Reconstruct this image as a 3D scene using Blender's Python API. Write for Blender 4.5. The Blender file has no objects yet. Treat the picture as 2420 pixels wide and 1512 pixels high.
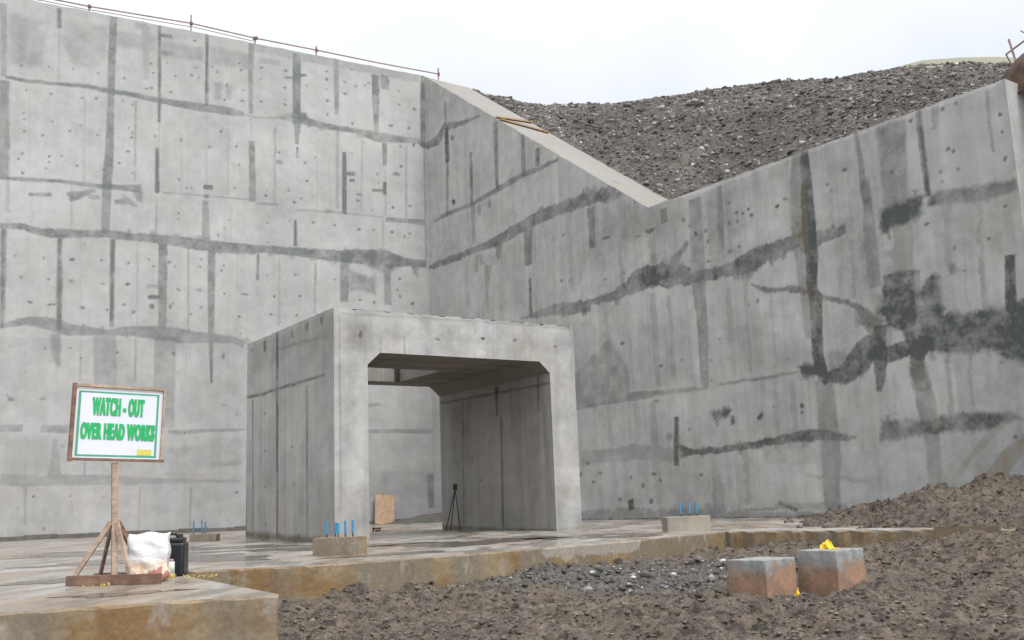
import bpy, bmesh, math, random
import numpy as np
from mathutils import Vector, Matrix
random.seed(5); RNG = np.random.default_rng(5)
SC = bpy.context.scene; COL = SC.collection
rad = math.radians

# ---------------------------------------------------------------- camera
cam_data = bpy.data.cameras.new('camera'); cam = bpy.data.objects.new('camera', cam_data); COL.objects.link(cam); SC.camera = cam
cam_data.sensor_width = 36; cam_data.lens = 2405.056/2419*36; cam_data.clip_start = 0.05; cam_data.clip_end = 3000
_r = Vector((0.99933725, 0.00640803, -0.03583289)); _u = Vector((0.03640136, -0.17592166, 0.98373091)); _f = Vector((0, 0.98438331, 0.17603833))
cam.matrix_world = Matrix(((_r.x, _u.x, -_f.x, 0), (_r.y, _u.y, -_f.y, 0), (_r.z, _u.z, -_f.z, 0.7), (0, 0, 0, 1)))

# ---------------------------------------------------------------- sky and light
SUN_EL, SUN_DIR = rad(52), Vector((0.66, -0.75, 0)).normalized()
world = bpy.data.worlds.new('World'); SC.world = world; world.use_nodes = True
nt = world.node_tree; nt.nodes.clear()
def wn(t, **k):
    n = nt.nodes.new(t)
    for a, b in k.items(): setattr(n, a, b)
    return n
sky = wn('ShaderNodeTexSky', sky_type='NISHITA', sun_disc=False); sky.sun_elevation = SUN_EL
sky.sun_rotation = math.atan2(SUN_DIR.x, SUN_DIR.y); sky.dust_density = 4; sky.air_density = 1
tc = wn('ShaderNodeTexCoord'); sep = wn('ShaderNodeSeparateXYZ'); nt.links.new(tc.outputs['Generated'], sep.inputs[0])
ramp = wn('ShaderNodeValToRGB'); nt.links.new(sep.outputs['Z'], ramp.inputs[0])
cr = ramp.color_ramp; cr.elements[0].position = 0.0; cr.elements[0].color = (7.7, 8.2, 9.0, 1)
cr.elements[1].position = 1.0; cr.elements[1].color = (14.4, 14.4, 14.3, 1)
e = cr.elements.new(0.30); e.color = (8.1, 8.75, 9.8, 1)
e = cr.elements.new(0.46); e.color = (11.0, 11.3, 11.7, 1)
cl = wn('ShaderNodeTexNoise'); cl.inputs['Scale'].default_value = 2.6; cl.inputs['Detail'].default_value = 5; cl.inputs['Roughness'].default_value = 0.5
nt.links.new(tc.outputs['Generated'], cl.inputs['Vector'])
clr = wn('ShaderNodeMapRange'); clr.inputs['From Min'].default_value = 0.3; clr.inputs['From Max'].default_value = 0.7
clr.inputs['To Min'].default_value = 0.88; clr.inputs['To Max'].default_value = 1.2; nt.links.new(cl.outputs['Fac'], clr.inputs['Value'])
mul = wn('ShaderNodeVectorMath', operation='SCALE'); nt.links.new(ramp.outputs[0], mul.inputs[0]); nt.links.new(clr.outputs[0], mul.inputs['Scale'])
mx = wn('ShaderNodeMix', data_type='RGBA', blend_type='MIX'); mx.inputs['Factor'].default_value = 0.1
nt.links.new(mul.outputs[0], mx.inputs['A']); nt.links.new(sky.outputs[0], mx.inputs['B'])
dt = wn('ShaderNodeVectorMath', operation='DOT_PRODUCT'); nt.links.new(tc.outputs['Generated'], dt.inputs[0])
dt.inputs[1].default_value = (SUN_DIR.x*.8, SUN_DIR.y*.8, .6)
dm = wn('ShaderNodeMapRange', interpolation_type='SMOOTHSTEP'); nt.links.new(dt.outputs['Value'], dm.inputs['Value'])
for i_, v_ in (('From Min', 0.0), ('From Max', 1.0), ('To Min', 1.0), ('To Max', 1.9)): dm.inputs[i_].default_value = v_
gl = wn('ShaderNodeVectorMath', operation='SCALE'); nt.links.new(mx.outputs['Result'], gl.inputs[0]); nt.links.new(dm.outputs[0], gl.inputs['Scale'])
bg = wn('ShaderNodeBackground'); bg.inputs['Strength'].default_value = 0.1; nt.links.new(gl.outputs[0], bg.inputs['Color'])
nt.links.new(bg.outputs[0], wn('ShaderNodeOutputWorld').inputs[0])
sun_d = bpy.data.lights.new('sun', 'SUN'); sun_d.energy = 1.9; sun_d.angle = rad(16); sun_d.color = (1, 0.97, 0.93)
sun = bpy.data.objects.new('sun', sun_d); COL.objects.link(sun)
sun.rotation_euler = (-Vector((SUN_DIR.x*math.cos(SUN_EL), SUN_DIR.y*math.cos(SUN_EL), math.sin(SUN_EL)))).to_track_quat('-Z', 'Y').to_euler()
SC.view_settings.view_transform = 'Standard'; SC.view_settings.look = 'None'; SC.view_settings.exposure = 0; SC.view_settings.gamma = 1

# ---------------------------------------------------------------- helpers
def tag(o, label=None, cat=None, group=None, kind=None):
    for k, v in (('label', label), ('category', cat), ('group', group), ('kind', kind)):
        if v: o[k] = v
    return o
def empty(name, loc, label, cat, group=None, rz=0):
    o = bpy.data.objects.new(name, None); COL.objects.link(o); o.location = loc; o.rotation_euler = (0, 0, rz); o.empty_display_size = .2
    return tag(o, label, cat, group)
def link(name, me, mats, parent=None):
    o = bpy.data.objects.new(name, me); COL.objects.link(o)
    for m in (mats if isinstance(mats, (list, tuple)) else [mats]): me.materials.append(m)
    if parent: o.parent = parent
    return o
def bm_obj(name, bm, mats, parent=None, smooth=False):
    me = bpy.data.meshes.new(name); bmesh.ops.recalc_face_normals(bm, faces=bm.faces); bm.to_mesh(me); bm.free()
    if smooth: me.shade_smooth()
    return link(name, me, mats, parent)
def fade(t): return t*t*(3-2*t)
def vnoise(x, y, seed=0):
    xi = np.floor(x).astype(np.int64); yi = np.floor(y).astype(np.int64); fx = fade(x-xi); fy = fade(y-yi)
    def h(a, b):
        n = (a*374761393+b*668265263+seed*1442695041) & 0xffffffff
        n = ((n ^ (n >> 13))*1274126177) & 0xffffffff; n = n ^ (n >> 16)
        return (n & 0xffff)/65535.0
    a = h(xi, yi)*(1-fx)+h(xi+1, yi)*fx; b = h(xi, yi+1)*(1-fx)+h(xi+1, yi+1)*fx
    return a*(1-fy)+b*fy-.5
def fnoise(x, y, seed=0, octs=4):
    r = 0; a = 1.0
    for i in range(octs): r = r+a*vnoise(x*2**i+i*17.3, y*2**i-i*9.1, seed+i); a *= .5
    return r

def paint(marks, u, v, rag=.1, seed=1):
    """stain depth and dirtiness of every vertex of a concrete face, u,v in metres on that face"""
    dark = np.zeros(u.shape); warm = np.zeros(u.shape)
    n1 = fnoise(u*4, v*4, seed, 2)+.7*fnoise(u*17, v*17, seed+2, 2); n2 = fnoise(u*4+40, v*4-30, seed+9, 2)+.7*fnoise(u*17, v*9, seed+3, 2); n3 = fnoise(u*2.2, v*2.2, seed+4, 4)
    for m in marks:
        if m[0] == 'd':
            _, cu, cv, ru, rv, dk = m
            s = (abs(u-cu) < ru*2+.1) & (abs(v-cv) < rv*2+.1)
            if not s.any(): continue
            uu = u[s]+n1[s]*ru*.8; vv = v[s]+n2[s]*rv*.8
            d = np.sqrt(((uu-cu)/ru)**2+((vv-cv)/rv)**2)
            a = dk*np.clip((1.35-d)/.6, 0, 1); wa = 0
        elif m[0] == 'l':
            _, pts, ws, dk, wm, rg = m
            P = np.array(pts); w = max(ws)+.25
            s = (u > P[:, 0].min()-w) & (u < P[:, 0].max()+w) & (v > P[:, 1].min()-w) & (v < P[:, 1].max()+w)
            if not s.any(): continue
            k = rag*rg; uu = u[s]+n1[s]*k; vv = v[s]+n2[s]*k
            best = np.full(uu.shape, 9.0)
            for i in range(len(P)-1):
                a0, b0 = P[i], P[i+1]; ab = b0-a0; L2 = max(ab@ab, 1e-6)
                t0 = ((uu-a0[0])*ab[0]+(vv-a0[1])*ab[1])/L2; t = np.clip(t0, 0, 1)
                d = np.hypot(uu-a0[0]-t*ab[0], vv-a0[1]-t*ab[1])-(ws[i]*(1-t)+ws[i+1]*t)/2
                perp = np.abs((uu-a0[0])*ab[1]-(vv-a0[1])*ab[0])/math.sqrt(L2)
                if i == 0: d = np.where(t0 < 0, np.maximum(perp-ws[0]/2, -t0*math.sqrt(L2)), d)
                if i == len(P)-2: d = np.where(t0 > 1, np.maximum(perp-ws[-1]/2, (t0-1)*math.sqrt(L2)), d)
                best = np.minimum(best, d)
            soft = .03+.05*rg
            a = dk*(np.clip(.5-best/soft, 0, 1))*np.clip(.95+n3[s]*.55+n1[s]*.35, .3, 1.25); wa = wm
        else:
            _, pts, dk, wm, rg = m
            P = np.array(pts)
            s = (u > P[:, 0].min()-.4) & (u < P[:, 0].max()+.4) & (v > P[:, 1].min()-.4) & (v < P[:, 1].max()+.4)
            if not s.any(): continue
            k = rag*rg*1.4; uu = u[s]+n1[s]*k; vv = v[s]+n2[s]*k
            inside = np.zeros(uu.shape, bool); dist = np.full(uu.shape, 9.0)
            for i in range(len(P)):
                a0, b0 = P[i-1], P[i]; ab = b0-a0
                t = np.clip(((uu-a0[0])*ab[0]+(vv-a0[1])*ab[1])/max(ab@ab, 1e-6), 0, 1)
                dist = np.minimum(dist, np.hypot(uu-a0[0]-t*ab[0], vv-a0[1]-t*ab[1]))
                c = ((a0[1] > vv) != (b0[1] > vv)); x = ab[0]*(vv-a0[1])/(ab[1] if abs(ab[1]) > 1e-6 else 1e-6)+a0[0]
                inside ^= c & (uu < x)
            sd = np.where(inside, -dist, dist); soft = .06+.14*rg
            a = dk*np.clip(.5-sd/soft, 0, 1)*np.clip(.95+n3[s]*.8+n1[s]*.3, .2, 1.3); wa = wm
        if np.ndim(a) and dk < 0: dark[s] = dark[s]+a
        else:
            dark[s] = np.maximum(dark[s], a)+.22*np.minimum(np.maximum(dark[s], 0), a)
        if wa: warm[s] = np.maximum(warm[s], wa*np.clip(a/max(dk, .01), 0, 1))
    return dark, warm

class Faces:
    """collects finely divided faces with stain attributes and makes one mesh of them"""
    def __init__(s): s.v = []; s.f = []; s.a = []; s.mi = []; s.cur = 0; s.n = 0
    def grid(s, us, bot, top, nv, to3d, marks=None, seed=1, rag=.1, tone=None, flip=False, vedge=None):
        us = np.asarray(us, float); nu = len(us); b = np.array([bot(u) for u in us]); t = np.array([top(u) for u in us])
        k = np.linspace(0, 1, nv); U = np.repeat(us[:, None], nv, 1); V = b[:, None]*(1-k)+t[:, None]*k
        d, w = paint(marks, U, V, rag, seed) if marks else (np.zeros(U.shape), np.zeros(U.shape))
        tn = tone(U, V) if tone else np.zeros(U.shape)
        P = to3d(U, V).reshape(-1, 3); idx = np.arange(nu*nv).reshape(nu, nv)+s.n
        q = np.stack([idx[:-1, :-1], idx[1:, :-1], idx[1:, 1:], idx[:-1, 1:]], -1).reshape(-1, 4)
        if flip: q = q[:, ::-1]
        s.mi.append(np.full(len(q), s.cur)); s.v.append(P); s.f.append(q); s.a.append(np.stack([d.ravel(), w.ravel(), tn.ravel()], 1)); s.n += nu*nv
    def quad(s, pts, dark=0, warm=0):
        s.mi.append(np.full(1, s.cur)); s.v.append(np.array(pts, float)); s.f.append(np.array([[s.n, s.n+1, s.n+2, s.n+3]])); s.a.append(np.array([[dark, warm, 0]]*4)); s.n += 4
    def build(s, name, mats, parent=None):
        me = grid_mesh(name, np.concatenate(s.v), np.concatenate(s.f)); me.polygons.foreach_set('material_index', np.concatenate(s.mi).astype(np.int32)); A = np.concatenate(s.a)
        for i, n in enumerate(('dark', 'warm', 'tone')):
            me.attributes.new(n, 'FLOAT', 'POINT').data.foreach_set('value', A[:, i].astype(np.float32))
        return link(name, me, mats, parent)
def grid_mesh(name, V, F):
    me = bpy.data.meshes.new(name); me.vertices.add(len(V)); me.vertices.foreach_set('co', np.asarray(V, np.float32).ravel())
    k = F.shape[1]; me.loops.add(F.size); me.loops.foreach_set('vertex_index', F.astype(np.int32).ravel())
    me.polygons.add(len(F)); me.polygons.foreach_set('loop_start', np.arange(0, F.size, k, dtype=np.int32))
    me.update(calc_edges=True); return me
def sheet(name, X, Y, Zv, mats, attrs=None, parent=None, smooth=True):
    nx, ny = X.shape; idx = np.arange(nx*ny).reshape(nx, ny)
    q = np.stack([idx[:-1, :-1], idx[1:, :-1], idx[1:, 1:], idx[:-1, 1:]], -1).reshape(-1, 4)
    me = grid_mesh(name, np.stack([X, Y, Zv], -1).reshape(-1, 3), q)
    for n, a in (attrs or {}).items(): me.attributes.new(n, 'FLOAT', 'POINT').data.foreach_set('value', a.astype(np.float32).ravel())
    if smooth: me.shade_smooth()
    return link(name, me, mats, parent)
def box(bm, c, s, R=None, mi=0, jit=0):
    r = bmesh.ops.create_cube(bm, size=1.0); vs = r['verts']
    for v in vs:
        p = Vector((v.co.x*s[0], v.co.y*s[1], v.co.z*s[2]))
        if jit: p += Vector([random.uniform(-jit, jit) for _ in range(3)])
        if R is not None: p = R @ p
        v.co = p+Vector(c)
    for f in {f for v in vs for f in v.link_faces}: f.material_index = mi
    return vs
def beam(bm, a, b, w, h, roll=0, jit=0.0):
    a = Vector(a); b = Vector(b); d = b-a; q = d.to_track_quat('X', 'Z').to_matrix() @ Matrix.Rotation(roll, 3, 'X')
    return box(bm, (a+b)/2, (d.length, w, h), q, jit=jit)
def rod(bm, a, b, r, seg=10):
    a = Vector(a); b = Vector(b); d = b-a
    m = Matrix.Translation((a+b)/2) @ d.to_track_quat('Z', 'Y').to_matrix().to_4x4()
    bmesh.ops.create_cone(bm, cap_ends=True, segments=seg, radius1=r, radius2=r, depth=d.length, matrix=m)
def bevel(bm, w, seg=2): bmesh.ops.bevel(bm, geom=bm.edges[:], offset=w, segments=seg, affect='EDGES', profile=.6)
def rocks(name, pts, sizes, tones, mat, squash=.7, seed=3, dz=0.0):
    rg = np.random.default_rng(seed); bm = bmesh.new(); bmesh.ops.create_icosphere(bm, subdivisions=1, radius=1)
    bv = np.array([v.co[:] for v in bm.verts]); bf = np.array([[v.index for v in f.verts] for f in bm.faces]); bm.free()
    n = len(pts); V = bv[None]*(1+rg.uniform(-.38, .38, (n, len(bv), 1)))
    V = V*rg.uniform(.55, 1.3, (n, 1, 3))*np.array([1, 1, squash]); a = rg.uniform(0, 6.28, n); c, s = np.cos(a), np.sin(a)
    x = V[:, :, 0]*c[:, None]-V[:, :, 1]*s[:, None]; y = V[:, :, 0]*s[:, None]+V[:, :, 1]*c[:, None]
    V = np.stack([x, y, V[:, :, 2]], -1)*np.asarray(sizes)[:, None, None]+np.asarray(pts)[:, None, :]
    F = (bf[None]+np.arange(n)[:, None, None]*len(bv)).reshape(-1, 3)
    me = grid_mesh(name, V.reshape(-1, 3), F)
    me.attributes.new('tone', 'FLOAT', 'POINT').data.foreach_set('value', np.repeat(tones, len(bv)).astype(np.float32))
    return link(name, me, mat)

# ---------------------------------------------------------------- materials
class M:
    def __init__(s, name, rough=.8):
        s.m = bpy.data.materials.new(name); s.m.use_nodes = True; s.t = s.m.node_tree; s.b = s.t.nodes['Principled BSDF']; s.b.inputs['Roughness'].default_value = rough
        s.co = s.n('ShaderNodeTexCoord').outputs['Object']
    def n(s, t, **k):
        x = s.t.nodes.new(t)
        for a, b in k.items(): setattr(x, a, b)
        return x
    def lk(s, a, b): s.t.links.new(a, b)
    def noise(s, scale, detail=4, rough=.55, vec=None, stretch=None):
        x = s.n('ShaderNodeTexNoise'); x.inputs['Scale'].default_value = scale; x.inputs['Detail'].default_value = detail; x.inputs['Roughness'].default_value = rough
        v = vec or s.co
        if stretch: mp = s.n('ShaderNodeMapping'); mp.inputs['Scale'].default_value = stretch; s.lk(v, mp.inputs['Vector']); v = mp.outputs[0]
        s.lk(v, x.inputs['Vector']); return x.outputs['Fac']
    def rng(s, v, a, b, c, d):
        x = s.n('ShaderNodeMapRange'); s.lk(v, x.inputs['Value'])
        for i, k in zip(('From Min', 'From Max', 'To Min', 'To Max'), (a, b, c, d)): x.inputs[i].default_value = k
        return x.outputs[0]
    def math(s, op, a, b, clamp=False):
        x = s.n('ShaderNodeMath', operation=op, use_clamp=clamp)
        for i, k in enumerate((a, b)):
            if isinstance(k, (int, float)): x.inputs[i].default_value = k
            else: s.lk(k, x.inputs[i])
        return x.outputs[0]
    def mix(s, f, a, b, mode='MIX'):
        x = s.n('ShaderNodeMix', data_type='RGBA', blend_type=mode)
        for i, k in (('Factor', f), ('A', a), ('B', b)):
            if isinstance(k, (int, float)): x.inputs[i].default_value = k
            elif isinstance(k, tuple): x.inputs[i].default_value = (*k, 1)
            else: s.lk(k, x.inputs[i])
        return x.outputs['Result']
    def scale(s, c, f):
        x = s.n('ShaderNodeVectorMath', operation='SCALE'); s.lk(c, x.inputs[0])
        if isinstance(f, (int, float)): x.inputs['Scale'].default_value = f
        else: s.lk(f, x.inputs['Scale'])
        return x.outputs[0]
    def attr(s, n): return s.n('ShaderNodeAttribute', attribute_name=n).outputs['Fac']
    def bump(s, h, strength=.3, dist=.02):
        x = s.n('ShaderNodeBump'); x.inputs['Strength'].default_value = strength; x.inputs['Distance'].default_value = dist; s.lk(h, x.inputs['Height']); s.lk(x.outputs[0], s.b.inputs['Normal'])
    def color(s, c):
        if isinstance(c, tuple): s.b.inputs['Base Color'].default_value = (*c, 1)
        else: s.lk(c, s.b.inputs['Base Color'])
        return s

def concrete(name, light, streak=.12, blotch=.2, stain=(.085, .09, .092), warmc=(.19, .15, .085)):
    m = M(name, .82)
    big = m.noise(.35, 5, .6); mid = m.noise(2.2, 6, .65); fine = m.noise(28, 3, .7)
    st = m.noise(2.4, 5, .6, stretch=(1, 1, .07)); st2 = m.noise(7, 4, .6, stretch=(1, 1, .05))
    f = m.math('ADD', m.rng(big, .3, .7, 1-blotch*.6, 1+blotch*.6), m.rng(mid, .3, .7, -blotch*.5, blotch*.5))
    f = m.math('ADD', f, m.rng(st, .3, .7, -streak, streak)); f = m.math('ADD', f, m.rng(st2, .3, .7, -streak*.6, streak*.6))
    f = m.math('ADD', f, m.rng(fine, .3, .7, -.05, .05)); f = m.math('ADD', f, m.attr('tone'))
    hue = m.mix(m.rng(m.noise(.8, 4), .35, .65, 0, 1), tuple(light[i]*(1, 1.0, 1.015)[i] for i in range(3)), tuple(light[i]*(1.03, 1.0, .94)[i] for i in range(3)))
    c = m.scale(hue, f)
    dk = m.math('MULTIPLY', m.attr('dark'), m.rng(m.noise(9, 4, .7), .3, .7, .82, 1.15))
    dk = m.math('MAXIMUM', m.math('MINIMUM', dk, 1.0), -.25)
    wst = m.mix(m.attr('warm'), stain, warmc)
    c2 = m.mix(m.math('MAXIMUM', dk, 0.0), c, wst)
    c2 = m.scale(c2, m.math('SUBTRACT', 1.0, m.math('MINIMUM', dk, 0.0)))
    m.color(c2)
    pit = m.noise(60, 2, .5)
    h = m.math('ADD', m.math('MULTIPLY', fine, .6), m.math('MULTIPLY', m.attr('dark'), -1.2)); h = m.math('ADD', h, m.math('MULTIPLY', pit, .4))
    m.bump(h, .35, .015)
    m.lk(m.rng(mid, .3, .7, .72, .9), m.b.inputs['Roughness'])
    return m.m

MAT = {}
MAT['wall_pale'] = concrete('pale_concrete', (.345, .346, .342), .04, .22, stain=(.118, .127, .125))
MAT['wall_dark'] = concrete('streaked_concrete', (.362, .363, .358), .10, .28, stain=(.07, .076, .074))
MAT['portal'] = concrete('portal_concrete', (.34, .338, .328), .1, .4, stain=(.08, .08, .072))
MAT['portal_side'] = concrete('portal_side_shaded', (.31, .308, .30), .13, .28, stain=(.06, .06, .055))  # side face's shade partly held in a darker colour than the front
MAT['portal_in'] = concrete('portal_inner_shaded', (.285, .278, .26), .13, .26, stain=(.05, .047, .04))  # inner faces coloured darker to carry the shade inside
MAT['soffit'] = concrete('portal_soffit_shaded', (.17, .158, .135), .05, .3, stain=(.03, .026, .02))  # ceiling shade put into the colour, along with brown form staining
MAT['ped'] = concrete('stained_plinth', (.24, .22, .185), .1, .4)
MAT['coping'] = concrete('coping_concrete', (.225, .215, .2), .03, .12)

def slab_top():
    m = M('wet_slab', .5)
    a = m.noise(.5, 5, .6, stretch=(1.3, .4, 1)); b = m.noise(1.8, 3, .55, stretch=(1.3, .4, 1)); fine = m.noise(18, 4, .7)
    c = m.mix(m.rng(a, .4, .62, 0, 1), (.29, .275, .25), (.27, .205, .15))
    c = m.mix(m.rng(b, .5, .62, 0, .6), c, (.12, .10, .08))
    c = m.mix(m.rng(m.noise(.7, 6, .65, stretch=(1.3, .4, 1)), .5, .6, 0, .75), c, (.40, .385, .365))  # pale grey patches painted in as wet sheen
    c = m.scale(c, m.rng(fine, .3, .7, .74, .98)); m.color(c)
    wet = m.rng(m.noise(.9, 4, .55, stretch=(1.2, .5, 1)), .45, .57, .62, .17)
    m.lk(wet, m.b.inputs['Roughness']); m.bump(m.noise(12, 3), .12, .01); return m.m
MAT['slab_top'] = slab_top()
def slab_side():
    m = M('mud_stained_edge', .7)
    a = m.noise(1.6, 5, .6, stretch=(1, 1, 1.6)); b = m.noise(4.5, 5, .6, stretch=(1, 1, .5)); v = m.noise(1.1, 2, .5, stretch=(1, 1, .05))
    c = m.mix(m.rng(a, .4, .6, 0, 1), (.29, .215, .125), (.23, .135, .05))
    c = m.mix(m.rng(v, .45, .55, 0, .75), c, (.19, .165, .12))
    c = m.mix(m.rng(b, .58, .68, 0, .6), c, (.36, .32, .27))
    z = m.n('ShaderNodeSeparateXYZ'); m.lk(m.co, z.inputs[0])
    zz = m.math('ADD', z.outputs['Z'], m.rng(m.noise(3, 5, .6, stretch=(1, 1, .4)), .3, .7, -.09, .09))
    drip = m.math('MULTIPLY', m.rng(z.outputs['X'], .3, .5, 0, 1), m.rng(z.outputs['X'], 2.1, 2.0, 0, 1)); seg = m.math('ADD', m.math('MULTIPLY', m.noise(.8, 2, .5, stretch=(1, 1, .02)), .75), m.math('MULTIPLY', drip, .32)); lvl = m.math('ADD', zz, m.rng(seg, .5, .62, 0, .13))
    c = m.mix(m.math('MULTIPLY', m.rng(lvl, -.06, -.03, 0, .8), m.rng(seg, .47, .55, .15, 1)), c, (.36, .32, .28))
    c = m.scale(c, m.rng(m.noise(16, 4, .7), .3, .7, .6, .92)); m.color(c); m.bump(m.noise(14, 4), .4, .02); return m.m
MAT['slab_side'] = slab_side()
def mud():
    m = M('churned_mud', .85)
    g = m.attr('gravel')
    a = m.noise(2.2, 5, .6); b = m.noise(8, 7, .8, stretch=(.75, 1, 1)); c3 = m.noise(34, 4, .7)
    c = m.mix(m.rng(a, .38, .62, 0, 1), (.142, .110, .081), (.092, .073, .056))
    c = m.mix(m.rng(b, .42, .50, 1, 0), c, (.027, .022, .018)); c = m.mix(m.rng(b, .55, .68, 0, .9), c, (.205, .175, .14))
    c = m.scale(c, m.rng(c3, .32, .68, .62, 1.4))
    gr = m.mix(m.rng(m.noise(22, 5, .8), .42, .58, 0, 1), (.05, .045, .04), (.14, .13, .115))
    c = m.mix(g, c, gr); m.color(c)
    m.bump(m.math('ADD', b, m.math('MULTIPLY', c3, .6)), .9, .05)
    m.lk(m.rng(m.noise(3, 4), .4, .6, .6, .95), m.b.inputs['Roughness']); return m.m
MAT['mud'] = mud()
def rock(name, lo, mid, hi):
    m = M(name, .85); t = m.attr('tone')
    c = m.mix(m.rng(t, 0, .5, 0, 1), lo, mid); c = m.mix(m.rng(t, .5, 1, 0, 1), c, hi)
    c = m.scale(c, m.rng(m.noise(20, 4, .7), .3, .7, .75, 1.25)); c = m.scale(c, m.rng(m.noise(.35, 4, .6), .35, .65, .72, 1.2)); m.color(c); m.bump(m.noise(40, 3), .4, .01); return m.m
MAT['clod'] = rock('mud_clods', (.035, .027, .021), (.122, .096, .072), (.21, .17, .13))
MAT['stone'] = rock('pale_stones', (.045, .042, .038), (.135, .13, .12), (.5, .5, .49))
MAT['gravel'] = rock('quarry_gravel', (.045, .04, .036), (.135, .12, .106), (.44, .41, .36))
def bankm():
    m = M('gravel_bank', .9)
    b = m.noise(3.0, 6, .8); c3 = m.noise(9, 5, .8)
    c = m.mix(m.rng(b, .42, .6, 0, 1), (.065, .057, .05), (.135, .12, .105))
    c = m.scale(c, m.rng(c3, .36, .64, .5, 1.5)); c = m.scale(c, m.rng(m.noise(.35, 4, .6), .35, .65, .72, 1.2)); m.color(c); m.bump(c3, .8, .12); return m.m
MAT['bank'] = bankm()
def wood(name, a, b, dirt=(.12, .07, .04), amt=.4):
    m = M(name, .75); g = m.noise(6, 5, .6, stretch=(1, 1, 6)); d = m.noise(5, 4, .6)
    c = m.mix(m.rng(g, .35, .65, 0, 1), a, b); c = m.mix(m.rng(d, .45, .6, 0, amt), c, dirt)
    m.color(m.scale(c, m.rng(m.noise(40, 3), .3, .7, .85, 1.15))); m.bump(g, .3, .004); return m.m
MAT['wood'] = wood('weathered_timber', (.46, .36, .28), (.34, .24, .17))
MAT['wood_red'] = wood('reddish_timber', (.25, .145, .095), (.16, .09, .06), (.05, .03, .02), .5)
MAT['ply'] = wood('plywood', (.48, .34, .22), (.38, .25, .16), (.2, .14, .09), .4)
MAT['tan_wood'] = wood('muddy_board', (.15, .115, .07), (.12, .09, .055), (.07, .05, .035), .4)
MAT['plank'] = wood('coping_plank', (.42, .27, .12), (.30, .18, .08), (.1, .06, .03), .4)
def plain(name, c, rough=.6, var=.15, sc=8, metal=0):
    m = M(name, rough); m.b.inputs['Metallic'].default_value = metal
    rgb = m.n('ShaderNodeRGB'); rgb.outputs[0].default_value = (*c, 1)
    m.color(m.scale(rgb.outputs[0], m.rng(m.noise(sc, 4, .6), .3, .7, 1-var, 1+var))); m.bump(m.noise(sc*4, 3), .1, .005); return m.m
MAT['white_board'] = plain('sign_white', (.62, .64, .70), .4, .04, 3)
MAT['green'] = plain('sign_green', (.01, .36, .10), .5, .2, 30)
MAT['green_line'] = plain('sign_border_green', (.06, .30, .17), .5, .15, 20)
MAT['yellow_patch'] = plain('sign_yellow', (.55, .50, .08), .5, .1, 20)
MAT['blue'] = plain('blue_sleeve', (.03, .22, .42), .45, .15, 30)
MAT['steel'] = plain('rusty_steel', (.16, .09, .06), .8, .3, 25)
MAT['rust'] = plain('rusty_bolt', (.20, .10, .05), .8, .3, 40)
MAT['pole'] = plain('rail_pole', (.30, .21, .19), .7, .25, 6)
MAT['black'] = plain('black_plastic', (.012, .013, .017), .32, .2, 6)
MAT['dark_metal'] = plain('dark_metal', (.018, .016, .014), .6, .2, 20)
MAT['yellow'] = plain('yellow_cloth', (.72, .46, .02), .8, .2, 25)
MAT['straw'] = plain('yellow_straw', (.42, .36, .08), .8, .3, 30)
MAT['jar'] = plain('jar_plastic', (.55, .56, .55), .3, .1, 20)
MAT['soil'] = plain('brown_soil', (.075, .045, .03), .95, .7, 3)
MAT['leaf'] = plain('leaf_green', (.07, .13, .03), .7, .3, 20)
MAT['far_hill'] = plain('far_grass', (.21, .205, .145), .9, .08, .2)
def blockm():
    m = M('muddy_block', .75)
    z = m.n('ShaderNodeSeparateXYZ'); m.lk(m.co, z.inputs[0])
    zz = m.math('ADD', z.outputs['Z'], m.rng(m.noise(4, 5, .6), .3, .7, -.13, .13))
    mudc = m.mix(m.rng(m.noise(5, 4), .4, .6, 0, 1), (.29, .17, .11), (.20, .125, .085))
    grey = m.mix(m.rng(m.noise(7, 4), .4, .6, 0, 1), (.19, .2, .2), (.28, .28, .27))
    c = m.mix(m.rng(zz, .33, .5, 0, 1), mudc, grey); c = m.scale(c, m.rng(m.noise(30, 4), .3, .7, .82, 1.15)); m.color(c); m.bump(m.noise(25, 4), .35, .01); return m.m
MAT['block'] = blockm()
def sackm():
    m = M('woven_sack', .6)
    z = m.n('ShaderNodeSeparateXYZ'); m.lk(m.co, z.inputs[0]); n = m.noise(7, 4, .6)
    zz = m.math('ADD', z.outputs['Z'], m.rng(n, .3, .7, -.07, .07))
    pr = m.mix(m.rng(m.noise(9, 3), .45, .55, 0, 1), (.62, .42, .30), (.66, .58, .46)); pr = m.mix(m.rng(m.noise(6, 2, .5, stretch=(1, 1, 1)), .56, .6, 0, .9), pr, (.40, .12, .09))
    c = m.mix(m.rng(zz, .14, .2, 1, 0), (.64, .63, .64), pr); m.color(m.scale(c, m.rng(m.noise(16, 4), .3, .7, .88, 1.06)))
    m.b.inputs['Roughness'].default_value = .9; m.bump(m.noise(14, 6, .7, stretch=(.6, 1, 1.6)), .6, .03); return m.m
MAT['sack'] = sackm()

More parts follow.
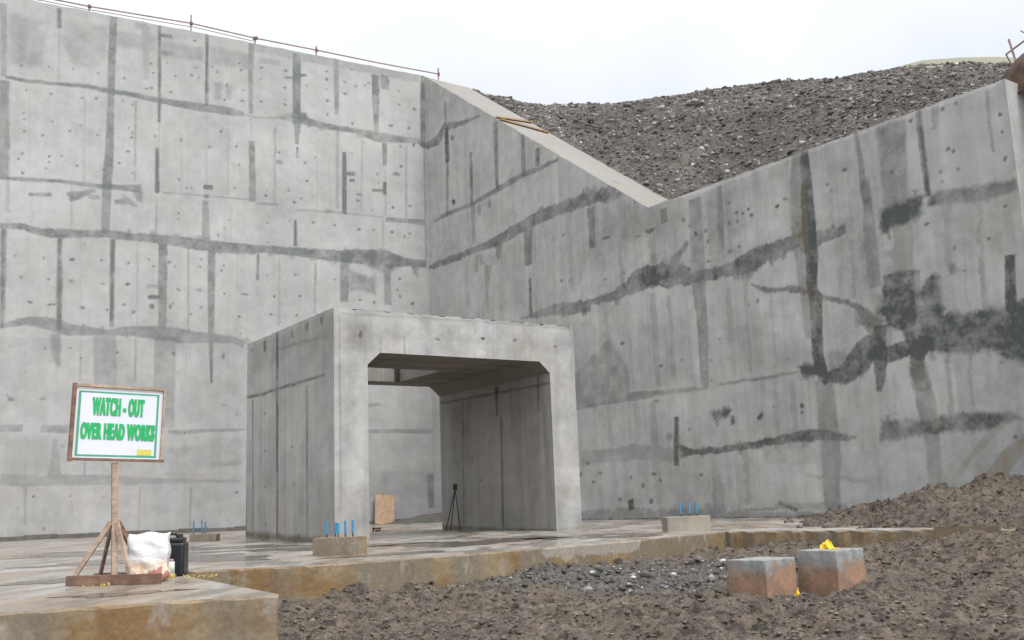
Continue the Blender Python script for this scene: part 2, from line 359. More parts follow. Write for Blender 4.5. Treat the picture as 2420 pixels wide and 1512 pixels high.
# ---------------------------------------------------------------- surveyed marks of the formed concrete (metres on each face)
LEFT_MARKS = [('l',[(17.2,16.92),(16.43,16.89),(15.47,16.96),(14.37,17.05),(13.6,17.01),(12.93,17.01),(11.85,16.96),(11.04,16.93),(9.93,16.93),(8.83,16.95),(8.34,16.93)],[0.118,0.166,0.143,0.169,0.197,0.198,0.227,0.279,0.359,0.364,0.158],0.75,0,0.3),
('l',[(8.43,16.91),(7.81,16.86),(6.78,17.01)],[0.079,0.078,0.079],0.4,0,0.2),
('p',[(7.0,16.98),(6.23,17.35),(5.67,17.44),(5.56,17.12),(6.08,16.88),(6.45,16.97)],0.75,0,0.4),
('l',[(6.23,17.03),(5.67,17.06),(4.73,16.96),(3.45,16.97),(2.37,16.86),(1.44,16.89),(0.08,16.97)],[0.267,0.354,0.275,0.224,0.508,0.336,0.227],0.7,0,0.4),
('l',[(15.49,20.04),(15.46,19.24)],[0.168,0.168],0.8,0,0.2),
('l',[(15.5,20.04),(15.47,19.24)],[0.05,0.05],1.0,0.15,0.12),
('l',[(15.46,19.35),(15.4,16.94)],[0.083,0.083],0.25,0,0.2),
('l',[(13.52,20.12),(13.53,18.87),(13.51,16.59),(13.5,14.52),(13.55,13.11)],[0.263,0.284,0.259,0.32,0.36],0.75,0,0.2),
('l',[(13.55,13.11),(13.54,11.35)],[0.34,0.294],0.65,0,0.2),
('l',[(11.77,20.14),(11.69,16.9),(11.69,16.02)],[0.138,0.136,0.112],0.75,0,0.2),
('l',[(11.78,20.14),(11.7,16.9),(11.7,16.02)],[0.041,0.041,0.034],0.95,0.15,0.12),
('l',[(11.69,16.02),(11.69,14.96)],[0.067,0.067],0.2,0,0.2),
('l',[(11.74,14.95),(11.69,13.1)],[0.135,0.178],0.95,0,0.2),
('l',[(11.75,14.95),(11.7,13.1)],[0.041,0.053],1.15,0.15,0.12),
('l',[(9.88,20.17),(9.85,17.04)],[0.145,0.143],0.85,0,0.1),
('l',[(9.89,20.17),(9.86,17.04)],[0.043,0.043],1.05,0.15,0.06),
('l',[(9.86,16.76),(9.8,13.37)],[0.072,0.072],0.2,0,0.2),
('l',[(8.04,20.12),(8.06,18.28),(8.04,16.98)],[0.252,0.2,0.174],0.6,0,0.2),
('l',[(8.04,16.79),(8.0,15.87)],[0.075,0.075],0.2,0,0.2),
('l',[(7.98,15.82),(7.92,13.2)],[0.249,0.295],0.7,0,0.3),
('l',[(6.07,20.04),(6.08,16.86)],[0.368,0.362],0.8,0,0.2),
('l',[(6.05,16.87),(6.05,15.98)],[0.312,0.155],0.7,0,0.3),
('l',[(6.05,15.87),(6.03,15.36)],[0.104,0.104],0.7,0.2,0.6),
('l',[(6.06,15.87),(6.04,15.36)],[0.031,0.031],0.9,0.15,0.36),
('l',[(4.29,20.15),(4.28,17.6)],[0.246,0.19],0.6,0,0.2),
('l',[(4.25,16.91),(4.27,13.34)],[0.136,0.133],0.35,0.1,0.3),
('l',[(2.44,19.75),(2.45,18.7),(2.41,16.92)],[0.399,0.341,0.198],0.8,0.2,0.4),
('l',[(1.99,19.83),(1.98,19.14)],[0.404,0.404],0.7,0,0.4),
('l',[(0.11,20.14),(0.14,19.1),(0.15,16.76)],[0.18,0.239,0.267],0.9,0,0.2),
('l',[(0.1,16.77),(0.12,11.33)],[0.119,0.118],0.5,0,0.2),
('l',[(3.94,15.91),(3.95,13.13)],[0.162,0.216],1.1,0,0.1),
('l',[(3.95,15.91),(3.96,13.13)],[0.049,0.065],1.3,0.15,0.06),
('l',[(3.88,14.94),(3.45,15.0)],[0.186,0.187],0.9,0.2,0.2),
('l',[(3.88,14.94),(3.46,15.0)],[0.056,0.056],1.1,0.15,0.12),
('l',[(3.7,14.66),(3.47,14.69)],[0.107,0.107],0.9,0.2,0.2),
('l',[(3.71,14.66),(3.48,14.69)],[0.032,0.032],1.1,0.15,0.12),
('l',[(2.05,16.62),(2.05,15.54)],[0.256,0.199],0.8,0.1,0.3),
('l',[(2.06,14.81),(2.07,14.23)],[0.17,0.169],1,0.1,0.2),
('l',[(2.07,14.81),(2.08,14.23)],[0.051,0.051],1.2,0.15,0.12),
('l',[(2.65,14.35),(2.09,14.4)],[0.135,0.136],0.7,0.1,0.2),
('l',[(2.66,14.35),(2.1,14.4)],[0.041,0.041],0.9,0.15,0.12),
('l',[(2.03,15.4),(2.04,13.27)],[0.084,0.084],0.3,0,0.2),
('l',[(17.2,13.0),(16.37,13.06),(15.32,13.13),(13.69,13.12),(13.12,13.16),(12.3,13.2)],[0.112,0.182,0.138,0.189,0.236,0.335],0.75,0,0.3),
('p',[(12.63,13.14),(12.25,13.22),(12.24,12.67),(12.39,12.65),(12.52,12.84)],0.65,0,0.4),
('l',[(16.23,12.49),(15.49,12.56)],[0.158,0.159],0.65,0.1,0.5),
('l',[(16.24,12.49),(15.5,12.56)],[0.047,0.048],0.85,0.15,0.3),
('l',[(14.88,12.56),(14.47,12.71),(13.95,12.94)],[0.335,0.269,0.18],0.65,0.1,0.6),
('l',[(14.14,12.65),(13.78,12.66)],[0.187,0.187],0.6,0.1,0.5),
('l',[(13.23,12.55),(12.8,12.64),(12.45,12.51)],[0.162,0.287,0.121],0.65,0.1,0.6),
('l',[(12.96,12.86),(12.56,12.57)],[0.143,0.143],0.4,0.1,0.4),
('l',[(11.5,13.16),(9.58,13.23),(7.78,13.29)],[0.073,0.074,0.077],0.45,0.1,0.1),
('l',[(9.91,13.58),(9.54,13.61)],[0.196,0.199],0.95,0.2,0.2),
('l',[(9.92,13.58),(9.55,13.61)],[0.059,0.06],1.15,0.15,0.12),
('l',[(9.88,13.2),(9.69,13.22)],[0.195,0.196],0.9,0.2,0.2),
('l',[(9.89,13.2),(9.7,13.22)],[0.058,0.059],1.1,0.15,0.12),
('l',[(9.83,13.03),(9.77,11.23)],[0.233,0.35],0.65,0,0.3),
('l',[(7.78,13.15),(6.89,13.2)],[0.1,0.103],0.5,0,0.2),
('l',[(6.12,13.07),(4.12,13.16),(2.17,13.19)],[0.077,0.078,0.081],0.4,0.1,0.2),
('l',[(2.03,13.11),(1.05,13.14),(0.12,13.16)],[0.19,0.219,0.276],0.75,0.1,0.3),
('l',[(17.12,11.23),(16.43,11.26),(15.96,11.15),(15.33,11.1),(14.52,11.18),(13.52,11.27),(12.25,11.25),(11.19,11.25),(10.1,11.19),(9.0,11.15),(7.76,11.2)],[0.2,0.223,0.27,0.362,0.32,0.278,0.331,0.383,0.486,0.491,0.398],0.75,0,0.5),
('l',[(7.76,11.23),(6.58,11.25),(5.38,11.26),(4.13,11.24),(3.5,11.3),(2.19,11.34),(1.19,11.26),(0.13,11.26)],[0.35,0.354,0.41,0.52,0.653,0.748,0.434,0.326],0.75,0,0.5),
('p',[(4.07,11.36),(3.92,11.65),(3.62,11.36),(3.34,11.8),(3.23,11.36),(2.68,11.71),(2.49,11.5),(2.23,11.81),(2.05,11.47),(1.69,11.58),(1.39,11.49),(1.2,11.09),(2.0,10.7),(2.69,10.83),(3.27,11.02),(4.0,11.03)],0.7,0,0.6),
('p',[(3.75,10.72),(2.85,10.4),(2.5,10.66),(2.53,9.68),(3.09,9.81),(3.76,9.76)],0.55,0,0.5),
('l',[(3.94,11.37),(3.99,9.29)],[0.426,0.369],0.7,0,0.4),
('l',[(2.0,11.04),(1.99,9.29)],[0.333,0.332],0.7,0,0.4),
('p',[(0.93,11.17),(0.38,11.16),(0.48,10.92),(0.57,10.6),(0.73,10.8)],0.7,0.1,0.5),
('l',[(6.12,12.63),(6.11,11.53)],[0.102,0.151],0.95,0.1,0.1),
('l',[(6.12,12.63),(6.12,11.53)],[0.031,0.045],1.15,0.15,0.06),
('l',[(7.67,11.03),(7.7,9.93)],[0.122,0.122],0.65,0,0.2),
('l',[(7.68,11.03),(7.71,9.93)],[0.037,0.037],0.85,0.15,0.12),
('l',[(17.0,11.12),(16.95,9.55),(16.87,7.46)],[0.192,0.21,0.151],0.7,0,0.3),
('l',[(17.02,11.12),(16.96,9.55),(16.88,7.46)],[0.058,0.063,0.045],0.9,0.15,0.18),
('l',[(15.12,10.94),(15.07,9.38),(15.02,7.52)],[0.161,0.2,0.179],0.85,0.1,0.3),
('l',[(15.13,10.94),(15.08,9.38),(15.03,7.52)],[0.048,0.06,0.054],1.05,0.15,0.18),
('l',[(13.27,11.09),(13.24,9.53),(13.2,7.7)],[0.192,0.17,0.168],0.8,0,0.2),
('l',[(13.28,11.09),(13.25,9.53),(13.21,7.7)],[0.058,0.051,0.05],1.0,0.15,0.12),
('l',[(11.42,11.07),(11.4,9.34),(11.36,7.71)],[0.334,0.331,0.284],0.75,0,0.3),
('l',[(9.55,10.99),(9.54,9.14),(9.52,7.36)],[0.304,0.277,0.206],0.75,0,0.2),
('l',[(9.51,7.36),(9.48,5.69)],[0.184,0.091],0.75,0,0.2),
('l',[(9.52,7.36),(9.49,5.69)],[0.055,0.027],0.95,0.15,0.12),
('l',[(11.92,8.94),(11.48,8.95)],[0.162,0.164],0.85,0.1,0.2),
('l',[(11.93,8.94),(11.49,8.95)],[0.049,0.049],1.05,0.15,0.12),
('l',[(12.01,9.36),(11.38,9.37)],[0.164,0.165],0.4,0.1,0.3),
('l',[(11.85,8.58),(11.69,8.59)],[0.185,0.185],0.8,0.3,0.2),
('l',[(11.86,8.58),(11.7,8.59)],[0.056,0.056],1.0,0.15,0.12),
('l',[(16.81,7.58),(16.13,7.74),(15.43,7.73),(14.61,7.51),(13.4,7.49),(12.39,7.58),(11.37,7.56),(10.58,7.47),(9.49,7.46),(8.66,7.43),(8.19,7.25)],[0.171,0.303,0.482,0.486,0.179,0.409,0.554,0.559,0.355,0.288,0.29],0.65,0,0.5),
('p',[(15.32,7.31),(14.95,7.41),(14.9,6.13),(15.02,6.16),(15.23,6.62)],0.5,0,0.3),
('l',[(13.43,7.41),(13.36,5.98),(13.34,5.35)],[0.79,0.827,0.742],0.42,0,0.3),
('l',[(11.26,7.44),(11.25,5.72),(11.15,3.95)],[0.79,0.785,0.65],0.42,0,0.3),
('l',[(16.77,3.89),(16.06,3.9)],[0.249,0.251],0.5,0,0.3),
('l',[(15.46,3.88),(14.55,3.87)],[0.274,0.278],0.5,0,0.3),
('l',[(11.06,3.79),(10.55,3.76),(9.76,3.83),(8.12,3.88)],[0.112,0.181,0.137,0.115],0.6,0,0.3),
('l',[(16.69,2.13),(15.88,2.05),(14.93,2.05),(13.94,2.04),(12.63,1.99),(11.24,1.94),(8.31,1.88)],[0.406,0.412,0.376,0.38,0.345,0.197,0.091],0.4,0,0.4),
('l',[(14.98,3.48),(14.96,2.08)],[0.155,0.466],0.4,0,0.4),
('l',[(9.41,2.53),(8.32,2.6)],[0.226,0.23],0.35,0,0.3),
('l',[(11.11,2.21),(10.36,2.16)],[0.221,0.221],0.25,0,0.3),
('p',[(17.08,19.51),(16.5,19.47),(16.57,17.74),(17.06,17.48)],0.25,0,1),
('p',[(15.16,19.41),(14.55,19.37),(14.58,17.96),(15.03,17.87)],0.25,0,1),
('p',[(16.89,18.53),(16.31,18.48),(16.35,17.7),(16.85,17.6)],0.3,0,1),
('l',[(12.69,19.94),(12.29,19.96),(12.23,17.7)],[0.255,0.284,0.225],0.35,0,0.5),
('l',[(11.71,19.71),(11.3,19.75)],[0.154,0.155],0.75,0.1,0.4),
('l',[(11.72,19.71),(11.31,19.75)],[0.046,0.046],0.95,0.15,0.24),
('l',[(11.66,19.0),(11.2,19.02)],[0.281,0.283],0.7,0.1,0.8),
('l',[(16.9,11.77),(16.97,13.37),(17.06,15.98)],[0.156,0.156,0.098],0.3,0,0.4),
('l',[(17.41,19.78),(17.26,16.94)],[0.239,0.198],0.5,0,0.4),
('l',[(17.24,16.78),(17.07,13.03)],[0.316,0.349],0.6,0,0.4),
('p',[(17.22,19.48),(15.91,19.42),(15.99,17.69),(16.41,17.35),(17.13,17.47)],0.3,0,1),
('p',[(15.32,19.55),(13.71,19.72),(13.75,18.47),(14.35,17.74),(14.96,17.89),(15.28,18.52)],0.3,0,1),
('p',[(13.48,19.59),(11.87,19.57),(11.94,19.01),(13.38,18.9)],0.3,0,0.8),
('p',[(11.7,19.42),(10.03,19.49),(10.02,18.94),(11.61,18.81)],0.35,0,0.8),
('p',[(9.77,19.63),(8.1,19.63),(8.13,18.93),(9.68,18.91)],0.33,0,0.8),
('l',[(7.93,19.97),(6.28,19.95),(4.37,19.98),(2.17,19.96),(0.29,19.98)],[0.38,0.386,0.395,0.405,0.413],0.3,0,0.7),
('p',[(9.58,18.1),(9.23,18.16),(9.27,17.41),(9.51,17.37)],0.4,0,0.7),
('p',[(9.11,18.09),(8.83,18.14),(8.86,17.48),(9.07,17.45)],0.35,0,0.7),
('p',[(14.87,15.5),(13.8,15.33),(13.71,14.75),(14.53,14.54)],0.22,0,1),
('p',[(11.3,16.17),(9.98,16.65),(8.6,16.51),(8.93,15.37),(10.95,15.07)],0.14,0,1),
('p',[(16.62,6.33),(15.39,6.53),(15.29,4.08),(16.25,4.23)],0.14,0,1),
('p',[(10.75,5.74),(8.48,6.13),(8.29,4.3),(10.4,4.12)],0.1,0,1),
('p',[(11.0,3.15),(8.28,3.47),(8.27,2.48),(10.99,2.36)],0.2,0,0.9),
('p',[(16.62,3.48),(15.27,3.63),(15.07,2.27),(16.56,2.23)],0.18,0,0.9),
('l',[(7.2,20.16),(7.93,20.09)],[0.08,0.08],0.3,0,0.3),
('l',[(7.71,19.44),(6.83,19.46)],[0.243,0.246],0.3,0,0.4),
('l',[(10.19,18.99),(8.1,19.21)],[0.309,0.316],0.2,0,0.6),
('l',[(11.7,19.15),(10.02,19.21)],[0.46,0.47],0.2,0,0.6),
('l',[(8.16,7.51),(7.64,7.02)],[0.243,0.245],0.4,0,0.4),
('l',[(0.12,2.01),(0.07,0.58)],[0.394,0.391],0.75,0,0.4),
('l',[(3.01,3.83),(-0.17,3.84)],[0.148,0.206],0.55,0,0.2),
('l',[(2.99,4.91),(2.38,4.97)],[0.125,0.126],0.4,0,0.2),
('p',[(2.99,2.15),(-0.12,2.15),(-0.09,0.93),(3.0,1.2)],0.22,0,0.6),
('l',[(6.61,18.85),(6.24,18.92)],[0.105,0.106],0.6,0,0.2),
('l',[(5.98,19.08),(5.64,19.15)],[0.133,0.133],0.7,0.1,0.2),
('l',[(5.99,19.08),(5.65,19.15)],[0.04,0.04],0.9,0.15,0.12),
('d',16.69,17.47,0.04,0.058,0.83),
('d',15.76,17.58,0.041,0.037,0.65),
('d',14.89,17.66,0.036,0.043,0.83),
('d',13.99,17.67,0.037,0.049,0.65),
('d',16.49,16.53,0.043,0.039,0.61),
('d',15.63,16.53,0.043,0.045,0.88),
('d',14.55,16.58,0.058,0.042,0.74),
('d',14.03,16.62,0.051,0.062,0.88),
('d',16.54,15.6,0.05,0.057,0.56),
('d',16.5,15.37,0.04,0.046,0.74),
('d',16.48,14.9,0.057,0.059,0.61),
('d',15.88,14.84,0.043,0.054,0.97),
('d',15.54,15.43,0.041,0.042,0.92),
('d',14.93,15.15,0.049,0.05,0.79),
('d',14.57,15.43,0.039,0.05,0.61),
('d',13.94,15.14,0.056,0.045,0.61),
('d',16.51,14.02,0.042,0.058,0.79),
('d',16.63,13.82,0.042,0.053,0.97),
('d',15.61,14.05,0.04,0.056,0.83),
('d',15.6,13.84,0.038,0.044,0.79),
('d',15.7,13.57,0.035,0.046,0.65),
('d',16.48,13.3,0.047,0.058,0.88),
('d',14.63,13.82,0.036,0.052,0.92),
('d',13.68,13.81,0.05,0.05,0.79),
('d',15.17,14.14,0.051,0.057,0.56),
('d',13.05,17.65,0.047,0.063,0.79),
('d',12.07,18.45,0.045,0.062,0.83),
('d',11.98,18.07,0.048,0.047,0.88),
('d',12.03,17.4,0.057,0.055,0.74),
('d',12.23,17.34,0.062,0.044,0.74),
('d',12.72,16.6,0.053,0.041,0.7),
('d',13.07,16.72,0.041,0.051,0.61),
('d',12.81,15.63,0.041,0.051,0.61),
('d',12.67,15.4,0.063,0.062,0.61),
('d',12.7,15.23,0.052,0.046,0.97),
('d',13.11,14.15,0.054,0.048,0.92),
('d',12.63,13.8,0.06,0.048,0.56),
('d',12.82,14.65,0.06,0.053,0.83),
('d',11.82,15.43,0.053,0.041,0.7),
('d',11.44,18.59,0.046,0.039,0.65),
('d',11.11,18.12,0.046,0.045,0.92),
('d',10.48,18.24,0.065,0.057,0.83),
('d',11.26,17.37,0.046,0.045,0.92),
('d',10.32,18.6,0.053,0.057,0.65),
('d',10.18,18.19,0.047,0.039,0.65),
('d',10.37,19.77,0.065,0.04,0.92),
('d',9.67,18.76,0.054,0.04,0.74),
('d',9.45,18.58,0.045,0.066,0.7),
('d',8.53,19.13,0.049,0.065,0.83),
('d',8.45,18.86,0.059,0.055,0.79),
('d',8.37,18.0,0.056,0.046,0.56),
('d',9.13,17.44,0.058,0.055,0.79),
('d',8.4,17.51,0.068,0.058,0.83),
('d',9.47,18.02,0.064,0.049,0.61),
('d',9.04,18.1,0.048,0.064,0.83),
('d',10.82,15.42,0.067,0.064,0.61),
('d',9.7,15.31,0.059,0.039,0.83),
('d',8.61,15.49,0.045,0.06,0.88),
('d',8.49,14.7,0.058,0.054,0.79),
('d',8.67,13.7,0.042,0.044,0.83),
('d',10.87,13.78,0.049,0.063,0.79),
('d',10.57,13.46,0.067,0.046,0.7),
('d',10.37,13.49,0.049,0.063,0.79),
('d',9.24,16.01,0.063,0.065,0.97),
('d',9.06,11.95,0.041,0.038,0.56),
('d',9.29,11.65,0.041,0.06,0.74),
('d',10.88,12.16,0.042,0.051,0.61),
('d',10.87,12.37,0.045,0.059,0.83),
('d',8.89,12.32,0.041,0.038,0.56),
('d',8.2,11.12,0.06,0.038,0.83),
('d',7.61,19.12,0.073,0.044,0.88),
('d',7.61,18.59,0.053,0.044,0.61),
('d',7.6,17.61,0.072,0.044,0.88),
('d',6.55,19.17,0.075,0.057,0.97),
('d',6.61,18.39,0.071,0.059,0.83),
('d',6.57,17.66,0.075,0.062,0.79),
('d',6.55,17.89,0.045,0.041,0.56),
('d',5.64,18.68,0.06,0.048,0.56),
('d',4.72,19.5,0.05,0.046,0.97),
('d',4.72,19.12,0.075,0.061,0.83),
('d',4.76,18.68,0.047,0.042,0.56),
('d',4.72,18.14,0.074,0.06,0.83),
('d',4.71,17.53,0.05,0.07,0.7),
('d',3.9,19.17,0.073,0.065,0.7),
('d',3.37,19.07,0.07,0.068,0.56),
('d',2.95,19.15,0.06,0.046,0.61),
('d',3.56,19.81,0.081,0.053,0.7),
('d',3.56,17.29,0.048,0.061,0.92),
('d',3.89,18.62,0.076,0.043,0.92),
('d',2.75,19.31,0.067,0.047,0.7),
('d',1.31,19.18,0.058,0.064,0.56),
('d',1.3,18.55,0.058,0.057,0.74),
('d',0.57,18.48,0.078,0.073,0.97),
('d',1.7,17.47,0.083,0.059,0.97),
('d',0.85,17.48,0.066,0.07,0.92),
('d',1.8,17.47,0.053,0.059,0.61),
('d',1.3,16.57,0.061,0.059,0.7),
('d',0.63,16.71,0.055,0.047,0.97),
('d',1.25,15.64,0.069,0.072,0.88),
('d',5.71,15.18,0.062,0.056,0.79),
('d',5.62,14.39,0.075,0.055,0.97),
('d',5.25,15.49,0.049,0.056,0.61),
('d',6.85,15.49,0.064,0.052,0.92),
('d',3.58,15.9,0.058,0.045,0.61),
('d',4.52,13.18,0.074,0.046,0.74),
('d',5.86,13.6,0.048,0.043,0.97),
('d',5.34,13.75,0.052,0.04,0.65),
('d',6.17,13.39,0.074,0.054,0.97),
('d',6.41,13.88,0.057,0.057,0.65),
('d',7.34,13.76,0.043,0.039,0.56),
('d',7.38,13.52,0.059,0.065,0.88),
('d',3.34,13.8,0.072,0.057,0.88),
('d',2.66,13.45,0.052,0.057,0.61),
('d',1.7,13.69,0.071,0.054,0.92),
('d',0.88,13.86,0.065,0.055,0.83),
('d',3.57,14.67,0.054,0.054,0.74),
('d',2.42,15.1,0.07,0.067,0.56),
('d',2.36,14.73,0.063,0.048,0.56),
('d',1.49,15.3,0.072,0.062,0.74),
('d',3.2,14.09,0.062,0.06,0.65),
('d',7.3,12.37,0.059,0.042,0.7),
('d',6.35,12.56,0.047,0.054,0.61),
('d',5.34,12.6,0.072,0.04,0.92),
('d',4.41,12.59,0.067,0.04,0.83),
('d',3.31,12.5,0.075,0.059,0.83),
('d',2.65,12.57,0.069,0.065,0.56),
('d',1.77,12.56,0.081,0.057,0.97),
('d',1.15,12.4,0.057,0.066,0.83),
('d',0.9,12.58,0.057,0.055,0.74),
('d',7.28,11.55,0.043,0.05,0.65),
('d',14.25,10.8,0.039,0.048,0.61),
('d',14.67,10.18,0.059,0.048,0.97),
('d',14.67,9.34,0.038,0.058,0.7),
('d',13.64,10.23,0.05,0.048,0.79),
('d',13.61,9.34,0.036,0.035,0.56),
('d',14.27,8.37,0.041,0.045,0.74),
('d',14.19,7.72,0.043,0.037,0.61),
('d',13.4,8.35,0.036,0.05,0.92),
('d',12.68,10.2,0.057,0.059,0.97),
('d',12.7,9.36,0.062,0.048,0.97),
('d',12.79,8.61,0.05,0.059,0.88),
('d',12.47,8.32,0.042,0.046,0.74),
('d',11.96,10.43,0.055,0.036,0.83),
('d',11.76,10.16,0.041,0.039,0.97),
('d',16.56,10.13,0.044,0.049,0.65),
('d',16.34,9.36,0.046,0.047,0.79),
('d',15.43,9.36,0.047,0.047,0.79),
('d',15.63,10.14,0.037,0.058,0.7),
('d',16.01,8.46,0.056,0.041,0.7),
('d',15.22,8.42,0.058,0.037,0.88),
('d',10.96,10.22,0.042,0.061,0.7),
('d',9.96,10.6,0.052,0.037,0.74),
('d',10.0,10.3,0.052,0.053,0.65),
('d',11.17,10.38,0.059,0.05,0.88),
('d',10.82,9.3,0.053,0.05,0.79),
('d',10.29,8.36,0.048,0.039,0.61),
('d',9.92,8.67,0.048,0.05,0.7),
('d',11.08,8.58,0.044,0.047,0.74),
('d',10.97,8.75,0.041,0.05,0.61),
('d',9.07,10.41,0.041,0.049,0.65),
('d',9.15,10.2,0.044,0.063,0.7),
('d',9.04,9.29,0.047,0.043,0.92),
('d',8.14,9.3,0.047,0.054,0.56),
('d',8.42,8.38,0.068,0.051,0.97),
('d',8.36,7.7,0.041,0.048,0.65),
('d',7.32,10.17,0.043,0.038,0.56),
('d',6.13,10.27,0.073,0.041,0.88),
('d',5.29,10.21,0.051,0.051,0.74),
('d',4.42,10.21,0.056,0.054,0.7),
('d',7.0,9.31,0.062,0.049,0.92),
('d',5.93,9.39,0.064,0.05,0.92),
('d',3.29,9.41,0.071,0.054,0.88),
('d',2.63,9.34,0.058,0.061,0.97),
('d',1.45,10.49,0.067,0.068,0.88),
('d',1.56,9.96,0.063,0.053,0.83),
('d',1.42,9.7,0.067,0.056,0.79),
('d',0.82,9.4,0.082,0.056,0.97),
('d',7.13,8.55,0.071,0.052,0.97),
('d',6.16,7.15,0.053,0.052,0.7),
('d',6.07,8.58,0.06,0.053,0.79),
('d',16.57,6.81,0.038,0.033,0.65),
('d',15.44,6.79,0.054,0.048,0.83),
('d',14.6,6.83,0.037,0.042,0.79),
('d',14.23,6.47,0.056,0.054,0.65),
('d',12.96,6.74,0.05,0.058,0.88),
('d',10.93,6.78,0.061,0.036,0.92),
('d',9.04,6.74,0.064,0.053,0.83),
('d',16.59,5.06,0.052,0.042,0.56),
('d',16.5,4.91,0.033,0.037,0.83),
('d',15.45,4.93,0.056,0.04,0.7),
('d',8.96,4.82,0.051,0.036,0.74),
('d',8.46,4.46,0.04,0.036,0.56),
('d',10.44,3.73,0.041,0.037,0.97),
('d',15.59,1.5,0.055,0.044,0.97),
('d',14.41,1.47,0.044,0.032,0.74),
('d',13.27,1.41,0.035,0.033,0.56),
('d',8.43,1.46,0.067,0.048,0.97),
('d',15.23,0.36,0.036,0.053,0.7),
('d',15.35,8.41,0.072,0.05,0.98),
('d',14.27,8.36,0.097,0.065,0.82),
('d',12.46,8.34,0.083,0.061,0.7),
('d',12.66,9.38,0.094,0.074,0.9),
('d',14.67,10.18,0.072,0.065,1.03),
('d',14.67,9.35,0.081,0.056,0.52),
('d',13.59,9.34,0.104,0.043,0.49),
('d',11.08,8.59,0.071,0.098,0.77),
('d',11.77,8.58,0.052,0.061,0.77),
('d',10.29,8.37,0.07,0.059,0.74),
('d',9.92,8.68,0.088,0.073,0.38),
('d',16.01,8.46,0.087,0.047,0.74),
('d',6.81,15.08,0.127,0.08,0.67),
('d',4.69,13.16,0.126,0.125,0.53),
('d',1.49,15.24,0.182,0.08,0.65),
('d',3.24,14.06,0.155,0.05,0.65),
('d',8.18,9.3,0.147,0.038,0.74),
('d',10.0,9.34,0.121,0.079,0.52),
('d',10.91,6.73,0.044,0.113,0.74),
('d',9.02,6.74,0.061,0.136,0.82),
('d',16.47,4.91,0.094,0.077,0.61),
('d',15.45,4.95,0.119,0.066,0.38),
('d',0.15,16.8,0.191,0.15,1.03),
('d',0.61,16.75,0.065,0.099,0.79),
('l',[(16.39,16.77),(16.24,13.14)],[0.041,0.039],0.2,0,0.3),
('l',[(14.46,16.6),(14.35,13.22)],[0.065,0.063],0.30000000000000004,0,0.3),
('l',[(12.6,16.75),(12.53,13.46)],[0.089,0.088],0.4,0,0.3),
('l',[(10.82,16.7),(10.76,13.34)],[0.046,0.045],0.2,0,0.3),
('l',[(8.95,16.55),(8.93,13.39)],[0.073,0.071],0.30000000000000004,0,0.3),
('l',[(7.0,16.58),(7.0,13.26)],[0.102,0.101],0.4,0,0.3),
('l',[(5.15,16.69),(5.17,13.29)],[0.053,0.052],0.2,0,0.3),
('l',[(3.12,16.61),(3.17,13.33)],[0.084,0.082],0.30000000000000004,0,0.3),
('l',[(0.99,16.64),(1.07,13.28)],[0.116,0.114],0.4,0,0.3),
('l',[(14.41,11.06),(14.3,7.68)],[0.041,0.041],0.2,0,0.3),
('l',[(12.37,11.1),(12.29,7.63)],[0.066,0.064],0.30000000000000004,0,0.3),
('l',[(10.46,11.03),(10.4,7.56)],[0.091,0.09],0.4,0,0.3),
('l',[(8.54,10.95),(8.51,7.49)],[0.048,0.048],0.2,0,0.3),
('l',[(6.79,10.93),(6.8,8.1)],[0.074,0.074],0.30000000000000004,0,0.3),
('l',[(5.25,10.88),(5.28,8.72)],[0.104,0.102],0.4,0,0.3),
('l',[(16.11,7.27),(15.99,4.08)],[0.039,0.039],0.2,0,0.3),
('l',[(14.27,7.21),(14.23,5.64)],[0.062,0.06],0.30000000000000004,0,0.3),
('l',[(12.34,7.3),(12.31,5.69)],[0.085,0.085],0.4,0,0.3),
('l',[(10.46,7.23),(10.41,4.12)],[0.045,0.043],0.2,0,0.3),
('l',[(15.95,3.63),(15.9,2.14)],[0.057,0.056],0.30000000000000004,0,0.3),
('l',[(14.0,3.63),(13.96,2.1)],[0.08,0.081],0.4,0,0.3),
('l',[(10.39,3.63),(10.37,2.03)],[0.045,0.043],0.2,0,0.3),
('l',[(9.11,3.63),(9.1,2.01)],[0.069,0.067],0.30000000000000004,0,0.3),
('l',[(15.88,1.85),(15.83,0.53)],[0.075,0.075],0.4,0,0.3),
('l',[(14.36,1.81),(14.32,0.32)],[0.039,0.039],0.2,0,0.3),
('l',[(12.03,1.76),(12.01,0.22)],[0.063,0.062],0.30000000000000004,0,0.3),
('l',[(10.19,1.71),(10.18,0.21)],[0.087,0.088],0.4,0,0.3),
('l',[(16.15,12.99),(16.09,11.38)],[0.041,0.039],0.2,0,0.3),
('l',[(14.78,13.0),(14.72,11.28)],[0.062,0.062],0.30000000000000004,0,0.3),
('l',[(11.71,12.87),(11.68,11.25)],[0.088,0.088],0.4,0,0.3),
('l',[(8.82,13.04),(8.81,11.27)],[0.048,0.048],0.2,0,0.3),
('l',[(2.17,13.06),(2.21,11.34)],[0.084,0.084],0.30000000000000004,0,0.3),
('d',16.35,3.48,0.036,0.032,0.38),
('d',14.69,3.25,0.052,0.045,0.53),
('d',10.69,3.15,0.042,0.034,0.38),
('d',9.25,2.17,0.043,0.035,0.38),
('d',16.11,1.12,0.036,0.031,0.38),
('d',14.75,1.08,0.037,0.032,0.38),
('d',11.86,0.82,0.04,0.033,0.38),
('d',9.7,0.75,0.043,0.034,0.38),
('d',8.74,0.39,0.044,0.035,0.38),
('d',10.57,4.76,0.042,0.035,0.38),
('d',8.64,5.29,0.045,0.036,0.38),
('d',16.05,5.89,0.037,0.033,0.38),
('d',14.39,2.72,0.038,0.033,0.38),
('d',10.76,6.06,0.043,0.035,0.38),
